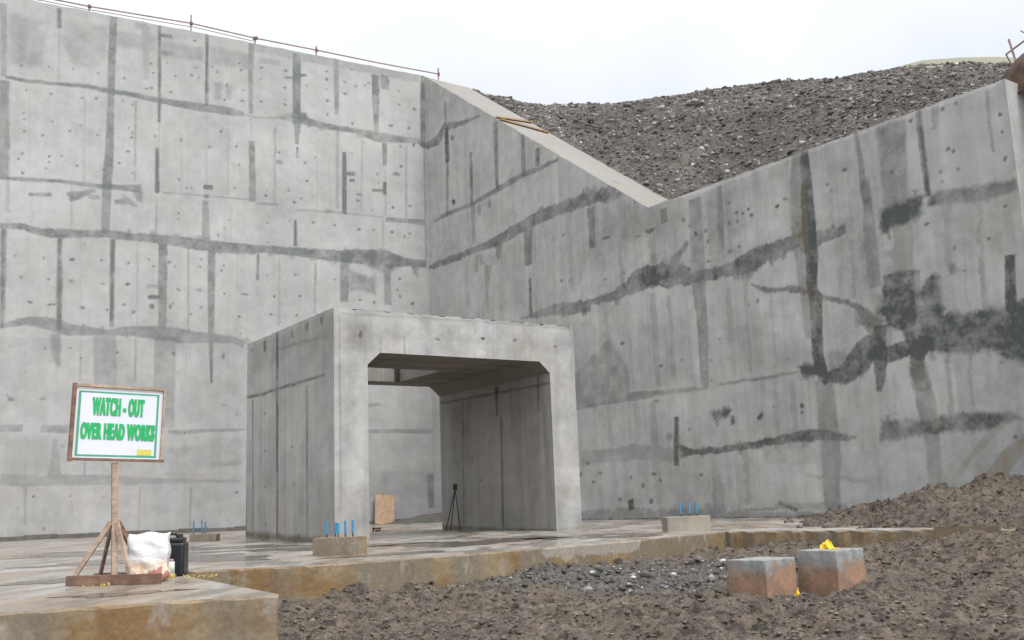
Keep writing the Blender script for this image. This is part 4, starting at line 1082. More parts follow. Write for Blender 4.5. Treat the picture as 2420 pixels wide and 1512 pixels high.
SIDE_MARKS = [('l',[(3.31,4.88),(3.25,0.07)],[0.168,0.162],0.7,0.1,0.1),
('l',[(3.32,4.88),(3.26,0.07)],[0.05,0.049],0.9,0.15,0.06),
('l',[(-0.1,4.76),(-0.13,0.03)],[0.106,0.126],0.9,0.1,0.05),
('l',[(-0.09,4.76),(-0.12,0.03)],[0.032,0.038],1.1,0.15,0.03),
('l',[(1.48,3.4),(1.46,0.05)],[0.146,0.114],0.5,0,0.1),
('l',[(4.99,3.45),(4.87,0.08)],[0.111,0.108],0.55,0,0.1),
('l',[(5.47,3.57),(4.3,3.52),(3.24,3.54),(1.6,3.53),(0.47,3.54)],[0.08,0.077,0.076,0.072,0.035],0.65,0,0.3),
('l',[(5.48,3.57),(4.31,3.52),(3.25,3.54),(1.61,3.53),(0.48,3.54)],[0.024,0.023,0.023,0.022,0.011],0.85,0.15,0.18),
('l',[(3.25,4.48),(2.1,4.45),(0.46,4.37)],[0.065,0.098,0.058],0.45,0,0.5),
('p',[(5.57,4.86),(-0.04,4.81),(-0.03,4.24),(3.25,4.24),(5.54,4.0)],0.2,0,0.8),
('l',[(5.43,0.15),(2.09,0.05),(-0.13,0.03)],[0.198,0.199,0.162],0.75,0.4,0.8),  # foot of the side, splashed dirt plus painted contact shade
('l',[(5.44,0.15),(2.1,0.05),(-0.12,0.03)],[0.059,0.06,0.049],0.95,0.15,0.48),
('l',[(4.18,4.83),(4.14,4.57)],[0.208,0.207],0.8,0,0.2),
('l',[(4.19,4.83),(4.15,4.57)],[0.062,0.062],1.0,0.15,0.12),
('l',[(2.39,4.81),(2.36,4.63)],[0.154,0.153],0.6,0.3,0.2),
('l',[(1.48,4.84),(1.45,4.64)],[0.23,0.229],0.5,0,0.2),
('l',[(0.66,4.82),(0.64,4.66)],[0.162,0.162],0.7,0,0.2),
('l',[(0.67,4.82),(0.65,4.66)],[0.049,0.049],0.9,0.15,0.12),
('d',5.03,4.75,0.099,0.06,0.61),
('l',[(5.6,4.77),(5.39,0.09)],[0.194,0.186],0.3,0,0.2),
('d',4.11,3.03,0.068,0.034,0.64),
('d',4.09,2.12,0.055,0.044,0.54),
('d',2.35,2.12,0.067,0.036,0.58),
('d',2.22,1.28,0.062,0.025,0.54),
('d',4.05,1.27,0.09,0.029,0.64),
('d',4.0,0.38,0.078,0.035,0.68),
('d',4.09,3.52,0.092,0.03,0.64),
('d',4.84,1.3,0.057,0.028,0.41),
('d',2.1,2.63,0.048,0.026,0.41),
('d',0.66,1.61,0.043,0.024,0.41),
('p',[(4.85,1.51),(0.0,1.4),(-0.09,0.07),(5.27,0.07)],0.12,0.5,1),
('p',[(3.16,3.42),(1.6,3.44),(1.6,2.12),(3.0,1.92)],-0.1,0,1),
('p',[(1.23,4.44),(0.08,4.35),(0.09,3.54),(1.24,3.58)],0.12,0,1)]
INNER_MARKS = [('l',[(4.12,3.56),(4.25,0.03)],[0.113,0.089],0.5,0,0.2),
('l',[(2.4,3.66),(2.42,2.91)],[0.184,0.081],0.8,0,0.2),
('l',[(2.22,2.87),(2.32,-0.03)],[0.1,0.098],0.6,0,0.2),
('l',[(0.5,3.71),(0.54,2.88)],[0.108,0.054],0.6,0,0.3),
('l',[(0.27,2.95),(0.33,-0.02)],[0.141,0.139],0.2,0,0.2),
('l',[(5.67,3.54),(0.0,3.49)],[0.061,0.052],0.6,0,0.3),
('l',[(5.54,0.06),(2.48,0.01),(0.0,-0.01)],[0.162,0.105,0.078],0.7,0.4,0.5),
('d',3.26,1.29,0.043,0.04,0.56),
('d',1.65,0.24,0.053,0.032,0.43),
('d',2.36,3.49,0.075,0.04,0.53),
('p',[(4.9,3.4),(3.75,3.41),(3.63,1.7),(4.75,1.75)],0.25,0,0.9)]

# ---------------------------------------------------------------- plan
V3 = lambda x, y, z=0: np.array([x, y, z], float)
C = V3(-3.61105, 44.18819); P = V3(-3.78994, 21.29433)
fa = V3(.864165, .503209); fr = V3(.592999, -.805203); pf = V3(.830566, .556921); ps = V3(-.556921, .830566)
rn = V3(.805203, .592999)            # away from camera, behind the right wall
ln = V3(-.503209, .864165)           # behind the left wall
UP = V3(0, 0, 1)
H1, H2, TH = 20.16, 10.24, 2.4

# ---------------------------------------------------------------- ground
axx = np.concatenate([[-400, -200, -90, -45, -25, -15, -9], np.arange(-5, 13.01, .04), [14, 16, 20, 30, 60, 120, 400]])
axy = np.concatenate([[-60, -20, -6, 0, 3, 5], np.arange(6.5, 17, .035), np.arange(17, 29, .07), [30, 33, 38, 45, 60, 100, 200, 600]])
X, Y = np.meshgrid(axx, axy, indexing='ij')
CP = np.array([(-60, 0, -.8), (60, 0, -.3), (0, 0, -.75), (-6, 5, -.75), (-1, 7, -.62), (3, 7, -.58), (8, 7, -.42), (-2, 8.6, -.56), (-1.2, 10, -.5), (-3.2, 11.5, -.48), (-4, 12.8, -.42),
 (-2.5, 13.2, -.41), (-1.1, 14, -.4), (-.6, 14.8, -.38), (.1, 16, -.33), (.5, 16.4, -.34), (1.2, 17, -.32), (1.8, 17.3, -.30), (2.2, 17.5, -.40), (3, 18.7, -.37), (3.9, 19.7, -.28), (4.3, 19.2, -.3), (4.9, 18.7, -.3),
 (5.6, 18.0, -.34), (6.2, 17.4, -.27), (6.9, 16.8, -.2), (7.5, 16.4, -.03), (2.4, 10.9, -.36), (2.8, 10.9, -.36), (3.1, 11.2, -.36), (3.6, 11.15, -.36), (4.1, 12, -.39), (1, 12, -.43), (5, 14, -.38), (5, 9, -.45), (7, 12, -.3), (8, 14, -.12), (9, 15.5, .2), (10, 12, -.05), (12, 16, .6), (12, 10, 0),
 (8.1, 28.5, -.3), (8.3, 27.8, 0.02), (9.65, 26.0, .3), (10.4, 25, .62), (11.6, 23.4, .82), (13, 21.6, 1.05), (6.2, 19.2, .0), (6.6, 21, .0), (7.2, 24, .0), (7.9, 19, .28), (9.2, 21, .5), (8.4, 17, .25), (8.5, 15.9, .16), (9.6, 15, .25), (7.9, 16.7, .06),
 (4.3, 21, -.45), (5, 23, -.4), (3, 26, -.45), (0, 20, -.45), (-3, 18, -.5), (-8, 20, -.7), (6, 30, -.5), (0, 17.5, -.45), (1.5, 19.5, -.45), (-4, 15, -.5), (-8, 10, -.8), (-6, 13, -.6), (5.2, 25.5, -.35), (0, 60, -1), (100, 100, -1), (-100, 100, -1)])
num = np.zeros(X.shape); den = np.zeros(X.shape)
for cx, cy, cz in CP:
    w = 1/(((X-cx)**2+(Y-cy)**2)+.05)**2; num += w*cz; den += w
Zb = num/den
def gravel_at(x, y):
    a = np.exp(-(((x-.9)*.75+(y-14.6)*.5)**2/1.6**2)-(((x-.9)*.5-(y-14.6)*.75)**2/1.5**2))
    b = np.exp(-((x-2.3)**2/1.3**2)-((y-12.8)**2/1.1**2))
    c = np.exp(-((x-3.2)**2/1.2**2)-((y-15.5)**2/1.8**2))*.6
    return np.clip((a+b+c)*1.5+fnoise(x*3, y*3, 5)*.7-.35, 0, 1)
near = (X > -5.5) & (X < 13.5) & (Y > 6) & (Y < 29.5)
rel = fnoise(X*1.3, Y*1.3, 11, 3)*.15+fnoise(X*1.5, Y*5.5, 15, 2)*.09+fnoise(X*4.5, Y*6, 21, 4)*.17+np.abs(fnoise(X*12, Y*12, 31, 3))*.07
ground_z = Zb+np.where(near, rel*np.clip((Zb+1)*1.4, .5, 1.2), 0)-.02
tag(sheet('ground', X, Y, ground_z, MAT['mud'], {'gravel': np.where(near, gravel_at(X, Y), 0)}), kind='structure')
def gz(x, y):
    i = np.clip(np.searchsorted(axx, x)-1, 0, len(axx)-2); j = np.clip(np.searchsorted(axy, y)-1, 0, len(axy)-2)
    return np.maximum.reduce([ground_z[i, j], ground_z[i+1, j], ground_z[i, j+1]])-.0

# concrete apron
OUT = [(-16, 3.44), (-2.066, 8.925), (-3.367, 11.178), (-4.41, 12.985), (-2.574, 13.387), (-.62, 14.95), (2.043, 17.555), (3.95, 20.02), (6.9, 17.09), (8.4, 15.9), (13.5, 12.5), (17, 24), (-1, 48), (-36, 30), (-36, 3)]
def apron():
    pts = []; n = len(OUT)
    for i in range(n):
        a = np.array(OUT[i]); b = np.array(OUT[(i+1) % n]); L = np.linalg.norm(b-a); k = max(1, int(L/.12)) if 0 <= i <= 9 else 1
        for j in range(k): pts.append(a+(b-a)*j/k)
    bm = bmesh.new(); top = []; mid = []; bot = []
    for i, p in enumerate(pts):
        j = .018*math.sin(i*1.7)+random.uniform(-.012, .012)
        top.append(bm.verts.new((p[0], p[1], 0))); mid.append(bm.verts.new((p[0]+j*.6, p[1]-.02+j, -.022+random.uniform(-.008, .006)))); bot.append(bm.verts.new((p[0]+j*.5, p[1]-.02+j*.5, -1.1)))
    bm.faces.new(top)
    m = len(pts)
    for i in range(m):
        k = (i+1) % m
        for A, B in ((top, mid), (mid, bot)):
            f = bm.faces.new((A[i], A[k], B[k], B[i])); f.material_index = 1
    return tag(bm_obj('concrete_apron', bm, [MAT['slab_top'], MAT['slab_side']]), kind='structure')
apron()

# shallow puddles on the apron
MW = M('puddle_water', .16); MW.color((.10, .088, .07)); MW.b.inputs['IOR'].default_value = 1.33
for k, (x, y, a, b, rot) in enumerate(((-3.6, 19.2, 1.9, .8, .2), (-1.0, 19.0, 1.6, 1.0, .5), (.9, 20.3, 1.2, .8, .6), (-5.6, 16.5, 1.6, 1.3, -.1), (-5.2, 11.9, .55, .5, .3), (-1.9, 15.6, .9, .35, .6), (2.0, 19.4, .8, .5, .6), (-3.7, 9.6, .5, .22, .4), (-7.5, 21, 2.6, 1.4, 0))):
    bm = bmesh.new(); vs = []
    for i in range(90):
        t_ = i/90*2*math.pi; rr = 1+.28*math.sin(3*t_+k)+.18*math.sin(7*t_+2*k)+.1*math.sin(13*t_+k*3)+.05*math.sin(29*t_)
        vs.append(bm.verts.new((x+rr*(a*math.cos(t_)*math.cos(rot)-b*math.sin(t_)*math.sin(rot)), y+rr*(a*math.cos(t_)*math.sin(rot)+b*math.sin(t_)*math.cos(rot)), .004)))
    bm.faces.new(vs); me_ = bpy.data.meshes.new('puddle'); bm.to_mesh(me_); bm.free(); tag(link('puddle', me_, MW.m), kind='structure')

# mud clods and stones
n = 32000; u = RNG.uniform(0, 1, n); yy = 6.8+(u**1.35)*20; xx = RNG.uniform(-.36, .62, n)*yy+RNG.normal(0, .3, n)
from_poly = lambda x, y: np.array([inside_apron(a, b) for a, b in zip(x, y)])
def inside_apron(x, y):
    r = False
    for i in range(len(OUT)):
        (x1, y1), (x2, y2) = OUT[i-1], OUT[i]
        if (y1 > y) != (y2 > y) and x < (x2-x1)*(y-y1)/(y2-y1)+x1: r = not r
    return r
zz = gz(xx, yy); keep = ~(from_poly(xx, yy) & (zz < .03)) & (xx < 12.8) & (xx > -4.9)
xx, yy, zz = xx[keep], yy[keep], zz[keep]; n = len(xx)
sz = np.clip(RNG.lognormal(-4.2, .5, n), .006, .03)*(1+.03*(yy-9))
tn = np.clip(RNG.normal(.42, .26, n), 0, 1)
big = RNG.uniform(0, 1, n) < .012; sz = np.where(big, sz*2.2, sz); tn = np.where(big, tn*.6, tn)
tag(rocks('mud_clods', np.stack([xx, yy, zz-sz*.25], 1), sz, tn, MAT['clod'], .5), 'loose clods of brown mud scattered over the churned ground', 'clods', kind='stuff')
n = 7000; xx = RNG.uniform(-1.2, 6, n); yy = RNG.uniform(11.2, 19.5, n); g = gravel_at(xx, yy); keep = (g > RNG.uniform(.1, 1.1, n)) & ~from_poly(xx, yy)
xx, yy = xx[keep], yy[keep]; n = len(xx); sz = np.clip(RNG.lognormal(-3.85, .5, n), .01, .085)
tn = np.clip(RNG.normal(.33, .2, n)+(RNG.uniform(0, 1, n) < .05)*.6, 0, 1)
tag(rocks('crushed_stone', np.stack([xx, yy, gz(xx, yy)+sz*.2], 1), sz, tn, MAT['stone'], .6, 8), 'grey crushed stone with white chips spread beside the apron edge', 'gravel', kind='stuff')

# ---------------------------------------------------------------- left wall
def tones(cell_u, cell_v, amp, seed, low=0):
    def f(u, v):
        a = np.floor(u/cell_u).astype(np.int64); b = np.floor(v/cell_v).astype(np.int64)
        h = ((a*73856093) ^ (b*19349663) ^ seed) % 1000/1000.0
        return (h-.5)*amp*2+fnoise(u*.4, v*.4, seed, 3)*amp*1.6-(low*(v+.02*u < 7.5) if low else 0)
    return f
lw = empty('retaining_wall', tuple(C), 'tall pale grey concrete wall with patched panel joints, left of the inner corner', 'wall')
F = Faces(); g3 = lambda U, V: -fa[None, None]*U[..., None]+UP*V[..., None]
wob = lambda s: .012*math.sin(s*3.1)+.01*math.sin(s*7.7)
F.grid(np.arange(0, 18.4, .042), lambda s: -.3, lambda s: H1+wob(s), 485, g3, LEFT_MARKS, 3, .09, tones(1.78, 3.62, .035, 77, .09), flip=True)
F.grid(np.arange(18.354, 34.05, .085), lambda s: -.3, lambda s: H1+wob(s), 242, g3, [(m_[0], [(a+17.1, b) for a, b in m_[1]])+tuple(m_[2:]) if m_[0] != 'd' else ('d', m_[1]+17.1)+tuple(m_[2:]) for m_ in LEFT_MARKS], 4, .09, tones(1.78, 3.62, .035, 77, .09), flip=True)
q = lambda s, w, z: -fa*s+ln*w+UP*z
F.quad([q(0, 0, H1-.012), q(34, 0, H1-.012), q(34, 1.4, H1-.012), q(0, 1.4, H1-.012)]); F.quad([q(0, 1.4, -.3), q(0, 1.4, H1-.012), q(34, 1.4, H1-.012), q(34, 1.4, -.3)])
F.quad([q(34, 0, -.3), q(34, 1.4, -.3), q(34, 1.4, H1), q(34, 0, H1)]); F.quad([q(0, 0, -.3), q(0, 0, H1-.01), q(0, 1.4, H1-.01), q(0, 1.4, -.3)])
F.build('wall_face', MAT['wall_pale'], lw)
bm = bmesh.new()
for i in range(26):
    s0 = i*1.05+.1; h = .15+random.uniform(-.02, .03); beam(bm, q(s0, -.09, h/2-.03), q(s0+1.05, -.09, h/2-.03), .2+random.uniform(-.02, .02), h+.06)
bm_obj('base_fillet', bm, plain('damp_fillet', (.095, .088, .075), .7, .3, 5), lw)

# ---------------------------------------------------------------- right wall
rw = empty('wing_wall', tuple(C), 'streaked grey concrete wing wall with sloping coping and dark damp patches, right of the inner corner', 'wall')
F = Faces(); g3 = lambda U, V: fr[None, None]*U[..., None]+UP*V[..., None]
topz = lambda s: max(H2, H1-.012-.708*s)+.6*wob(s)*min(1, s)
sus = np.concatenate([np.arange(.0, 8, .05), np.arange(8, 26.28, .034), [26.29]])
F.grid(sus, lambda s: -.3, topz, 400, g3, RIGHT_MARKS, 13, .13, tones(.62, 2.6, .035, 41))
p = lambda s, w, z: fr*s+rn*w+UP*z
sk = (H1-H2)/.708
F.grid(np.linspace(0, sk, 60), lambda s: 0, lambda s: TH, 8, lambda U, V: fr*U[..., None]+rn*V[..., None]+UP*(np.array([topz(a) for a in U[:, 0]])[:, None, None]), [('l', [(4, 0), (3.2, 2.4)], [.15, .1], .3, .3, 1), ('d', 11.6, 1.2, .1, .1, .6)], 5, .1)
F.grid(np.linspace(sk, 26.29, 60), lambda s: 0, lambda s: TH, 3, lambda U, V: fr*U[..., None]+rn*V[..., None]+UP*(np.array([topz(a) for a in U[:, 0]])[:, None, None]))
F.quad([p(26.29, 0, -.3), p(26.29, 9, -.3), p(26.29, 9, H2), p(26.29, 0, H2)])
F.quad([p(24, 2.4, H2-.01), p(26.29, 2.4, H2-.01), p(26.29, 9, H2-.01), p(24, 9, H2-.01)]); F.quad([p(24, 2.4, -.3), p(24, 9, -.3), p(24, 9, H2-.01), p(24, 2.4, H2-.01)])
F.quad([p(0, TH, -.3), p(0, TH, H1), p(sk, TH, H2), p(sk, TH, -.3)]); F.quad([p(sk, TH, -.3), p(sk, TH, H2), p(24, TH, H2), p(24, TH, -.3)]); F.quad([p(0, 0, -.3), p(0, TH, -.3), p(0, TH, H1), p(0, 0, H1-.02)])
F.build('wall_face', MAT['wall_dark'], rw)
cop = Faces()
cop.grid(np.linspace(.15, sk-.05, 160), lambda s: .03, lambda s: TH-.03, 10, lambda U, V: fr*U[..., None]+rn*V[..., None]+UP*(np.array([topz(a) for a in U[:, 0]])[:, None, None]+.006),
  [('l', [(5.6, 0), (4.4, 2.4)], [.1, .2], .4, .8, 1), ('d', 11.6, .9, .12, .12, .7), ('l', [(12.9, 0.1), (12.4, 2.3)], [.03, .03], .3, .2, 1)], 5, .1)
cop.build('sloping_coping', MAT['coping'], rw)

# ---------------------------------------------------------------- gravel fill behind the wing wall
RID = np.array([(-9, 20.2), (-7.2, 20.25), (-2, 20.2), (1.355, 19.66), (5.52, 19.0), (9.17, 18.15), (12.85, 17.2), (15.28, 16.4), (17.57, 15.9), (18.39, 15.71), (19.39, 15.39), (20.78, 14.94), (21.99, 14.41), (26, 13.0), (30, 11.5), (36, 8.5)])
ss = np.arange(-6, 34, .11); ww = np.concatenate([np.arange(TH-.25, 11.5, .10), np.arange(11.6, 30, .8)])
SS, WW = np.meshgrid(ss, ww, indexing='ij'); base = np.array([max(H2, H1-.708*s) if s > 0 else H1-.3 for s in ss])-.05; rid = np.interp(ss, RID[:, 0], RID[:, 1])
t = np.clip((WW-TH)/(9-TH), 0, 1); prof = np.sin(t*math.pi/2)**.85*.35+t*.65
ZZ = base[:, None]*(1-prof)+rid[:, None]*prof-np.clip(WW-9.2, 0, 99)*.22
bump_ = fnoise(SS*.9, WW*.9, 61, 3)*.22+fnoise(SS*4, WW*4, 62, 3)*.12; ZZ = ZZ+bump_*np.clip((WW-TH)*.8, 0, 1)*np.where(WW > 7.5, .3, 1)
PX = C[0]+fr[0]*SS+rn[0]*WW; PY = C[1]+fr[1]*SS+rn[1]*WW
tag(sheet('gravel_slope', PX, PY, ZZ, MAT['bank']), kind='structure')
n = 26000; a = RNG.uniform(0, len(ss)-2, n).astype(int); b = np.searchsorted(ww, RNG.uniform(TH, 10.2, n)).clip(0, len(ww)-2)
sz = np.clip(RNG.lognormal(-3.2, .55, n), .015, .15); tn = np.clip(RNG.normal(.4, .2, n)+(RNG.uniform(0, 1, n) < .07)*.5, 0, 1)
pp = np.stack([PX[a, b]+RNG.uniform(-.05, .05, n), PY[a, b]+RNG.uniform(-.05, .05, n), ZZ[a, b]-.01], 1)
tag(rocks('slope_stones', pp, sz, tn, MAT['gravel'], .75, 9), 'broken grey stones covering the steep fill above the wing wall', 'stones', kind='stuff')
# pale grassy hill far beyond
hs, hw = np.meshgrid(np.linspace(-8, 26, 60), np.linspace(34, 70, 16), indexing='ij')
hc = np.interp(hs, [-10, -4, -.43, 1.84, 4.56, 6.96, 8.07, 26], [24, 28.6, 30.24, 29.95, 29.1, 28.2, 27.7, 19])
hz = hc-.3-np.where(hw < 40, (40-hw)**2*.12, (hw-40)*.3)
tag(sheet('distant_hill', C[0]+fr[0]*hs+rn[0]*hw, C[1]+fr[1]*hs+rn[1]*hw, hz, MAT['far_hill']), kind='structure')
# brown earth heap at the end of the wing wall
def earth():
    a, b = np.meshgrid(np.linspace(-1, 1, 70), np.linspace(-1, 1, 70), indexing='ij'); r = np.sqrt(a*a+b*b)
    z = np.clip(1-r, 0, 1)**.45*2.3+fnoise(a*4, b*4, 71, 4)*.5*np.clip(1.1-r, 0, 1)
    s = 26.9+a*2.3; w = 3.1+b*2.6
    return tag(sheet('earth_heap', C[0]+fr[0]*s+rn[0]*w, C[1]+fr[1]*s+rn[1]*w, H2-.25+z, MAT['soil']), kind='structure')
earth()
def W3(s, w, z): return Vector(C+fr*s+rn*w+UP*z)
t = empty('bare_branch', W3(25.3, 4, 12.2), 'leafless grey branch sticking out of the brown earth at the wall end', 'branch')
def local(par, pts): return [Vector(p_)-par.location for p_ in pts]
bm = bmesh.new(); a, b, c, d, e_ = local(t, [W3(24.75, 4, 11.9), W3(24.58, 4, 12.95), W3(24.45, 4, 12.55), W3(25.9, 4, 13.05), W3(25.2, 4.1, 11.9)])
rod(bm, a, b, .035, 6); rod(bm, c, d, .03, 6); rod(bm, e_, d+Vector((0, 0, -.2)), .028, 6); rod(bm, c, c+Vector((.3, .2, -.4)), .02, 6); rod(bm, (c+d)/2, (c+d)/2+Vector((-.2, .1, .22)), .018, 6)
bm_obj('twigs', bm, MAT['pole'], t)

# ---------------------------------------------------------------- box culvert portal
portal = empty('culvert_portal', tuple(P), 'square grey concrete culvert portal with haunched opening in front of the big walls', 'culvert')
PW, PL, PH, HC, TL, TR, HW, HHn = 6.36, 5.42, 4.92, 4.0, .78, .75, .30, .27
ZS = HC-HHn
fx = lambda v0: (lambda U, V: pf*U[..., None]+ps*v0+UP*V[..., None])
sx = lambda u0: (lambda U, V: pf*u0+ps*U[..., None]+UP*V[..., None])
ed = lambda s: .01*math.sin(s*9)+.008*math.sin(s*23)-.012*max(0, math.sin(s*5.3+1)*math.sin(s*17.1))**6
tnp = tones(1.2, 1.2, .02, 9)
F = Faces()  # left leg
F.grid(np.linspace(0, TL, 36), lambda s: -.05, lambda s: ZS, 150, fx(0), FRONT_MARKS, 21, .06, tnp)
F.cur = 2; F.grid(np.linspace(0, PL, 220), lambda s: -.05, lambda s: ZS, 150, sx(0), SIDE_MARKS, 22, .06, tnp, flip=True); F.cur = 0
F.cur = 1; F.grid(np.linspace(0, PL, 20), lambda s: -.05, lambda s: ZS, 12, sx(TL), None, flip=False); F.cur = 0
F.grid(np.linspace(0, TL, 4), lambda s: -.05, lambda s: ZS, 4, fx(PL), None, flip=True)
F.build('side_wall', [MAT['portal'], MAT['portal_in'], MAT['portal_side']], portal)
F = Faces()
F.grid(np.linspace(PW-TR, PW, 36), lambda s: -.05, lambda s: ZS, 150, fx(0), FRONT_MARKS, 21, .06, tnp)
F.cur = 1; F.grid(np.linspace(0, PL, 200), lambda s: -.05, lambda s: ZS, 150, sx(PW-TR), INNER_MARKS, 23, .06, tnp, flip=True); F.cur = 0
F.grid(np.linspace(0, PL, 20), lambda s: -.05, lambda s: ZS, 12, sx(PW), None)
F.grid(np.linspace(PW-TR, PW, 4), lambda s: -.05, lambda s: ZS, 4, fx(PL), None, flip=True)
F.build('side_wall', [MAT['portal'], MAT['portal_in'], MAT['portal_side']], portal)
F = Faces()
def soff(u): return ZS+HHn*min(1, max(0, (u-TL)/HW), max(0, (PW-TR-u)/HW))
ue = np.unique(np.concatenate([np.linspace(0, PW, 230), [TL, TL+HW, PW-TR, PW-TR-HW]]))
ht = lambda u: PH+ed(u)
F.grid(ue, soff, ht, 56, fx(0), FRONT_MARKS, 21, .06, tnp)
F.grid(ue[::6], soff, lambda u: PH, 4, fx(PL), None, flip=True)
F.cur = 2; F.grid(np.linspace(0, PL, 220), lambda s: ZS, lambda s: PH+.7*ed(s), 56, sx(0), SIDE_MARKS, 22, .06, tnp, flip=True); F.cur = 0
F.grid(np.linspace(0, PL, 30), lambda s: ZS, lambda s: PH, 6, sx(PW), None)
HU0, HU1, HV0, HV1 = 1.25, 3.9, 2.25, 4.62     # opening through the roof
def ceil(u0, u1, v0, v1, z0, z1, n=24, m=24, mk=True):
    F.grid(np.linspace(v0, v1, n), lambda s: u0, lambda s: u1, m, lambda U, V: pf*V[..., None]+ps*U[..., None]+UP*(z0+(z1-z0)*((V-u0)/(u1-u0)))[..., None],
      [('l', [(k*.9, 0), (k*.9, 7)], [.13, .13], .75, .3, .2) for k in range(7)]+[('l', [(0, k), (6, k)], [.05, .05], .6, .3, .2) for k in (1.7, 3.1, 4.4)] if mk else None, 31, .03)
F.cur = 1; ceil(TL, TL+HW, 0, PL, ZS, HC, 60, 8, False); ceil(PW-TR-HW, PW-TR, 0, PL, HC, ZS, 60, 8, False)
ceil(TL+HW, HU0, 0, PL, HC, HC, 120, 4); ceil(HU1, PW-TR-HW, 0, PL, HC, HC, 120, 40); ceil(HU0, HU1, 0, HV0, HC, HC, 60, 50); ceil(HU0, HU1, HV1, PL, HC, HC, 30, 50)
F.cur = 0; r = lambda u, v, z: pf*u+ps*v+UP*z
for (u0, v0, u1, v1) in ((HU0, HV0, HU1, HV0), (HU1, HV0, HU1, HV1), (HU1, HV1, HU0, HV1), (HU0, HV1, HU0, HV0)):
    F.quad([r(u0, v0, HC), r(u1, v1, HC), r(u1, v1, PH), r(u0, v0, PH)], .5, .3)
for (u0, u1, v0, v1) in ((0, HU0, 0, PL), (HU1, PW, 0, PL), (HU0, HU1, 0, HV0), (HU0, HU1, HV1, PL)): F.quad([r(u0, v0, PH), r(u1, v0, PH), r(u1, v1, PH), r(u0, v1, PH)], .15)
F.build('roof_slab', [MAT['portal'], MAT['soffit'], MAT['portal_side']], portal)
bm = bmesh.new(); beam(bm, r(HU1-.06, HV1-.05, HC+.02), r(HU1-.06, HV1-.05, PH-.05), .1, .1); bm_obj('hatch_corner_joint', bm, MAT['dark_metal'], portal)  # added bar standing in for the dark joint at the opening's corner

# ---------------------------------------------------------------- pedestals with sleeved anchor bolts
def pedestal(x, y, rz, sx_, sy_, h, bolts, label, mat):
    t = empty('pedestal', (x, y, 0), label, 'pedestal', 'concrete pedestals with blue sleeved bolts', rz)
    bm = bmesh.new(); box(bm, (0, 0, h/2-.02), (sx_, sy_, h+.04), jit=.008); bevel(bm, .012); bm_obj('plinth', bm, mat, t)
    for bx, by, bh in bolts:
        bm = bmesh.new(); rod(bm, (bx, by, h-.02), (bx+random.uniform(-.01, .01), by, h+bh), .013); o = bm_obj('anchor_bolt', bm, MAT['rust'], t, True)
        bm = bmesh.new(); rod(bm, (bx, by, h+.05), (bx+random.uniform(-.012, .012), by, h+bh+.02), .019, 12); bm_obj('blue_sleeve', bm, MAT['blue'], o)
    return t
az = math.atan2(pf[1], pf[0])
pedestal(-2.77, 16.02, -.28, .68, .5, .27, [(-.20, -.05, .22), (-.11, .07, .2), (.0, -.06, .19), (.1, -.02, .22), (.2, .03, .23)], 'brown stained concrete pedestal with five blue bolts before the left portal leg', MAT['slab_side'])
pedestal(3.42, 21.35, .1, .9, .5, .29, [(-.1, 0, .27), (.08, -.03, .26), (.24, 0, .24)], 'grey concrete pedestal with three blue bolts, right of the portal', MAT['ped'])
pedestal(-8.0, 26.4, .1, .66, .5, .19, [(-.3, .05, .3), (-.08, 0, .32), (-.02, .1, .28)], 'low brown pedestal with blue bolts near the left wall, behind the black can', MAT['slab_side'])

# ---------------------------------------------------------------- warning sign
sg = empty('warning_sign', (-4.293, 11.032, 0), 'white framed warning sign with green lettering on a braced timber stand', 'sign')
rz = Matrix.Rotation(az, 3, 'Z'); LP = lambda u_, z_, d=0: Vector(pf*u_+ps*d)+Vector((0, 0, z_))
til = -.033
def SP_(u_, z_, d): c0 = 1.684; u_ = u_*.97; z_ = c0+(z_-c0)*.975; uu = u_*math.cos(til)-(z_-c0)*math.sin(til); z2 = c0+u_*math.sin(til)+(z_-c0)*math.cos(til); return LP(uu-.01, z2, d)
def sbox(bm, u0, u1, z0, z1, d0, d1):
    vs = [bm.verts.new(SP_(a, b, c)) for a in (u0, u1) for b in (z0, z1) for c in (d0, d1)]
    for f in ((0, 1, 3, 2), (4, 6, 7, 5), (0, 4, 5, 1), (2, 3, 7, 6), (0, 2, 6, 4), (1, 5, 7, 3)): bm.faces.new([vs[i] for i in f])
bm = bmesh.new(); sbox(bm, -.47, .47, 1.30, 2.065, -.012, .004); panel = bm_obj('board', bm, MAT['white_board'], sg)
bm = bmesh.new()
sbox(bm, -.503, -.468, 1.264, 2.112, -.05, .03);  sbox(bm, -.466, .51, 1.276, 1.302, -.055, .03)
bm_obj('frame', bm, MAT['wood_red'], sg)
bm = bmesh.new(); sbox(bm, .466, .488, 1.304, 2.098, -.045, .03); sbox(bm, -.466, .50, 2.0785, 2.108, -.035, .032); bm_obj('frame', bm, MAT['wood'], sg)
bm = bmesh.new(); g = .016
for a in ((-.435, .425, 2.018, 2.034), (-.435, .425, 1.322, 1.342)): sbox(bm, a[0], a[1], a[2], a[3], -.0148, -.012)
for a in ((-.437, -.412), (.402, .424)): sbox(bm, a[0], a[1], 1.3425, 2.0175, -.0148, -.012)
bm_obj('border_line', bm, MAT['green_line'], panel)
bm = bmesh.new(); sbox(bm, .215, .372, 1.346, 1.412, -.0155, -.012); bm_obj('yellow_patch', bm, MAT['yellow_patch'], panel)
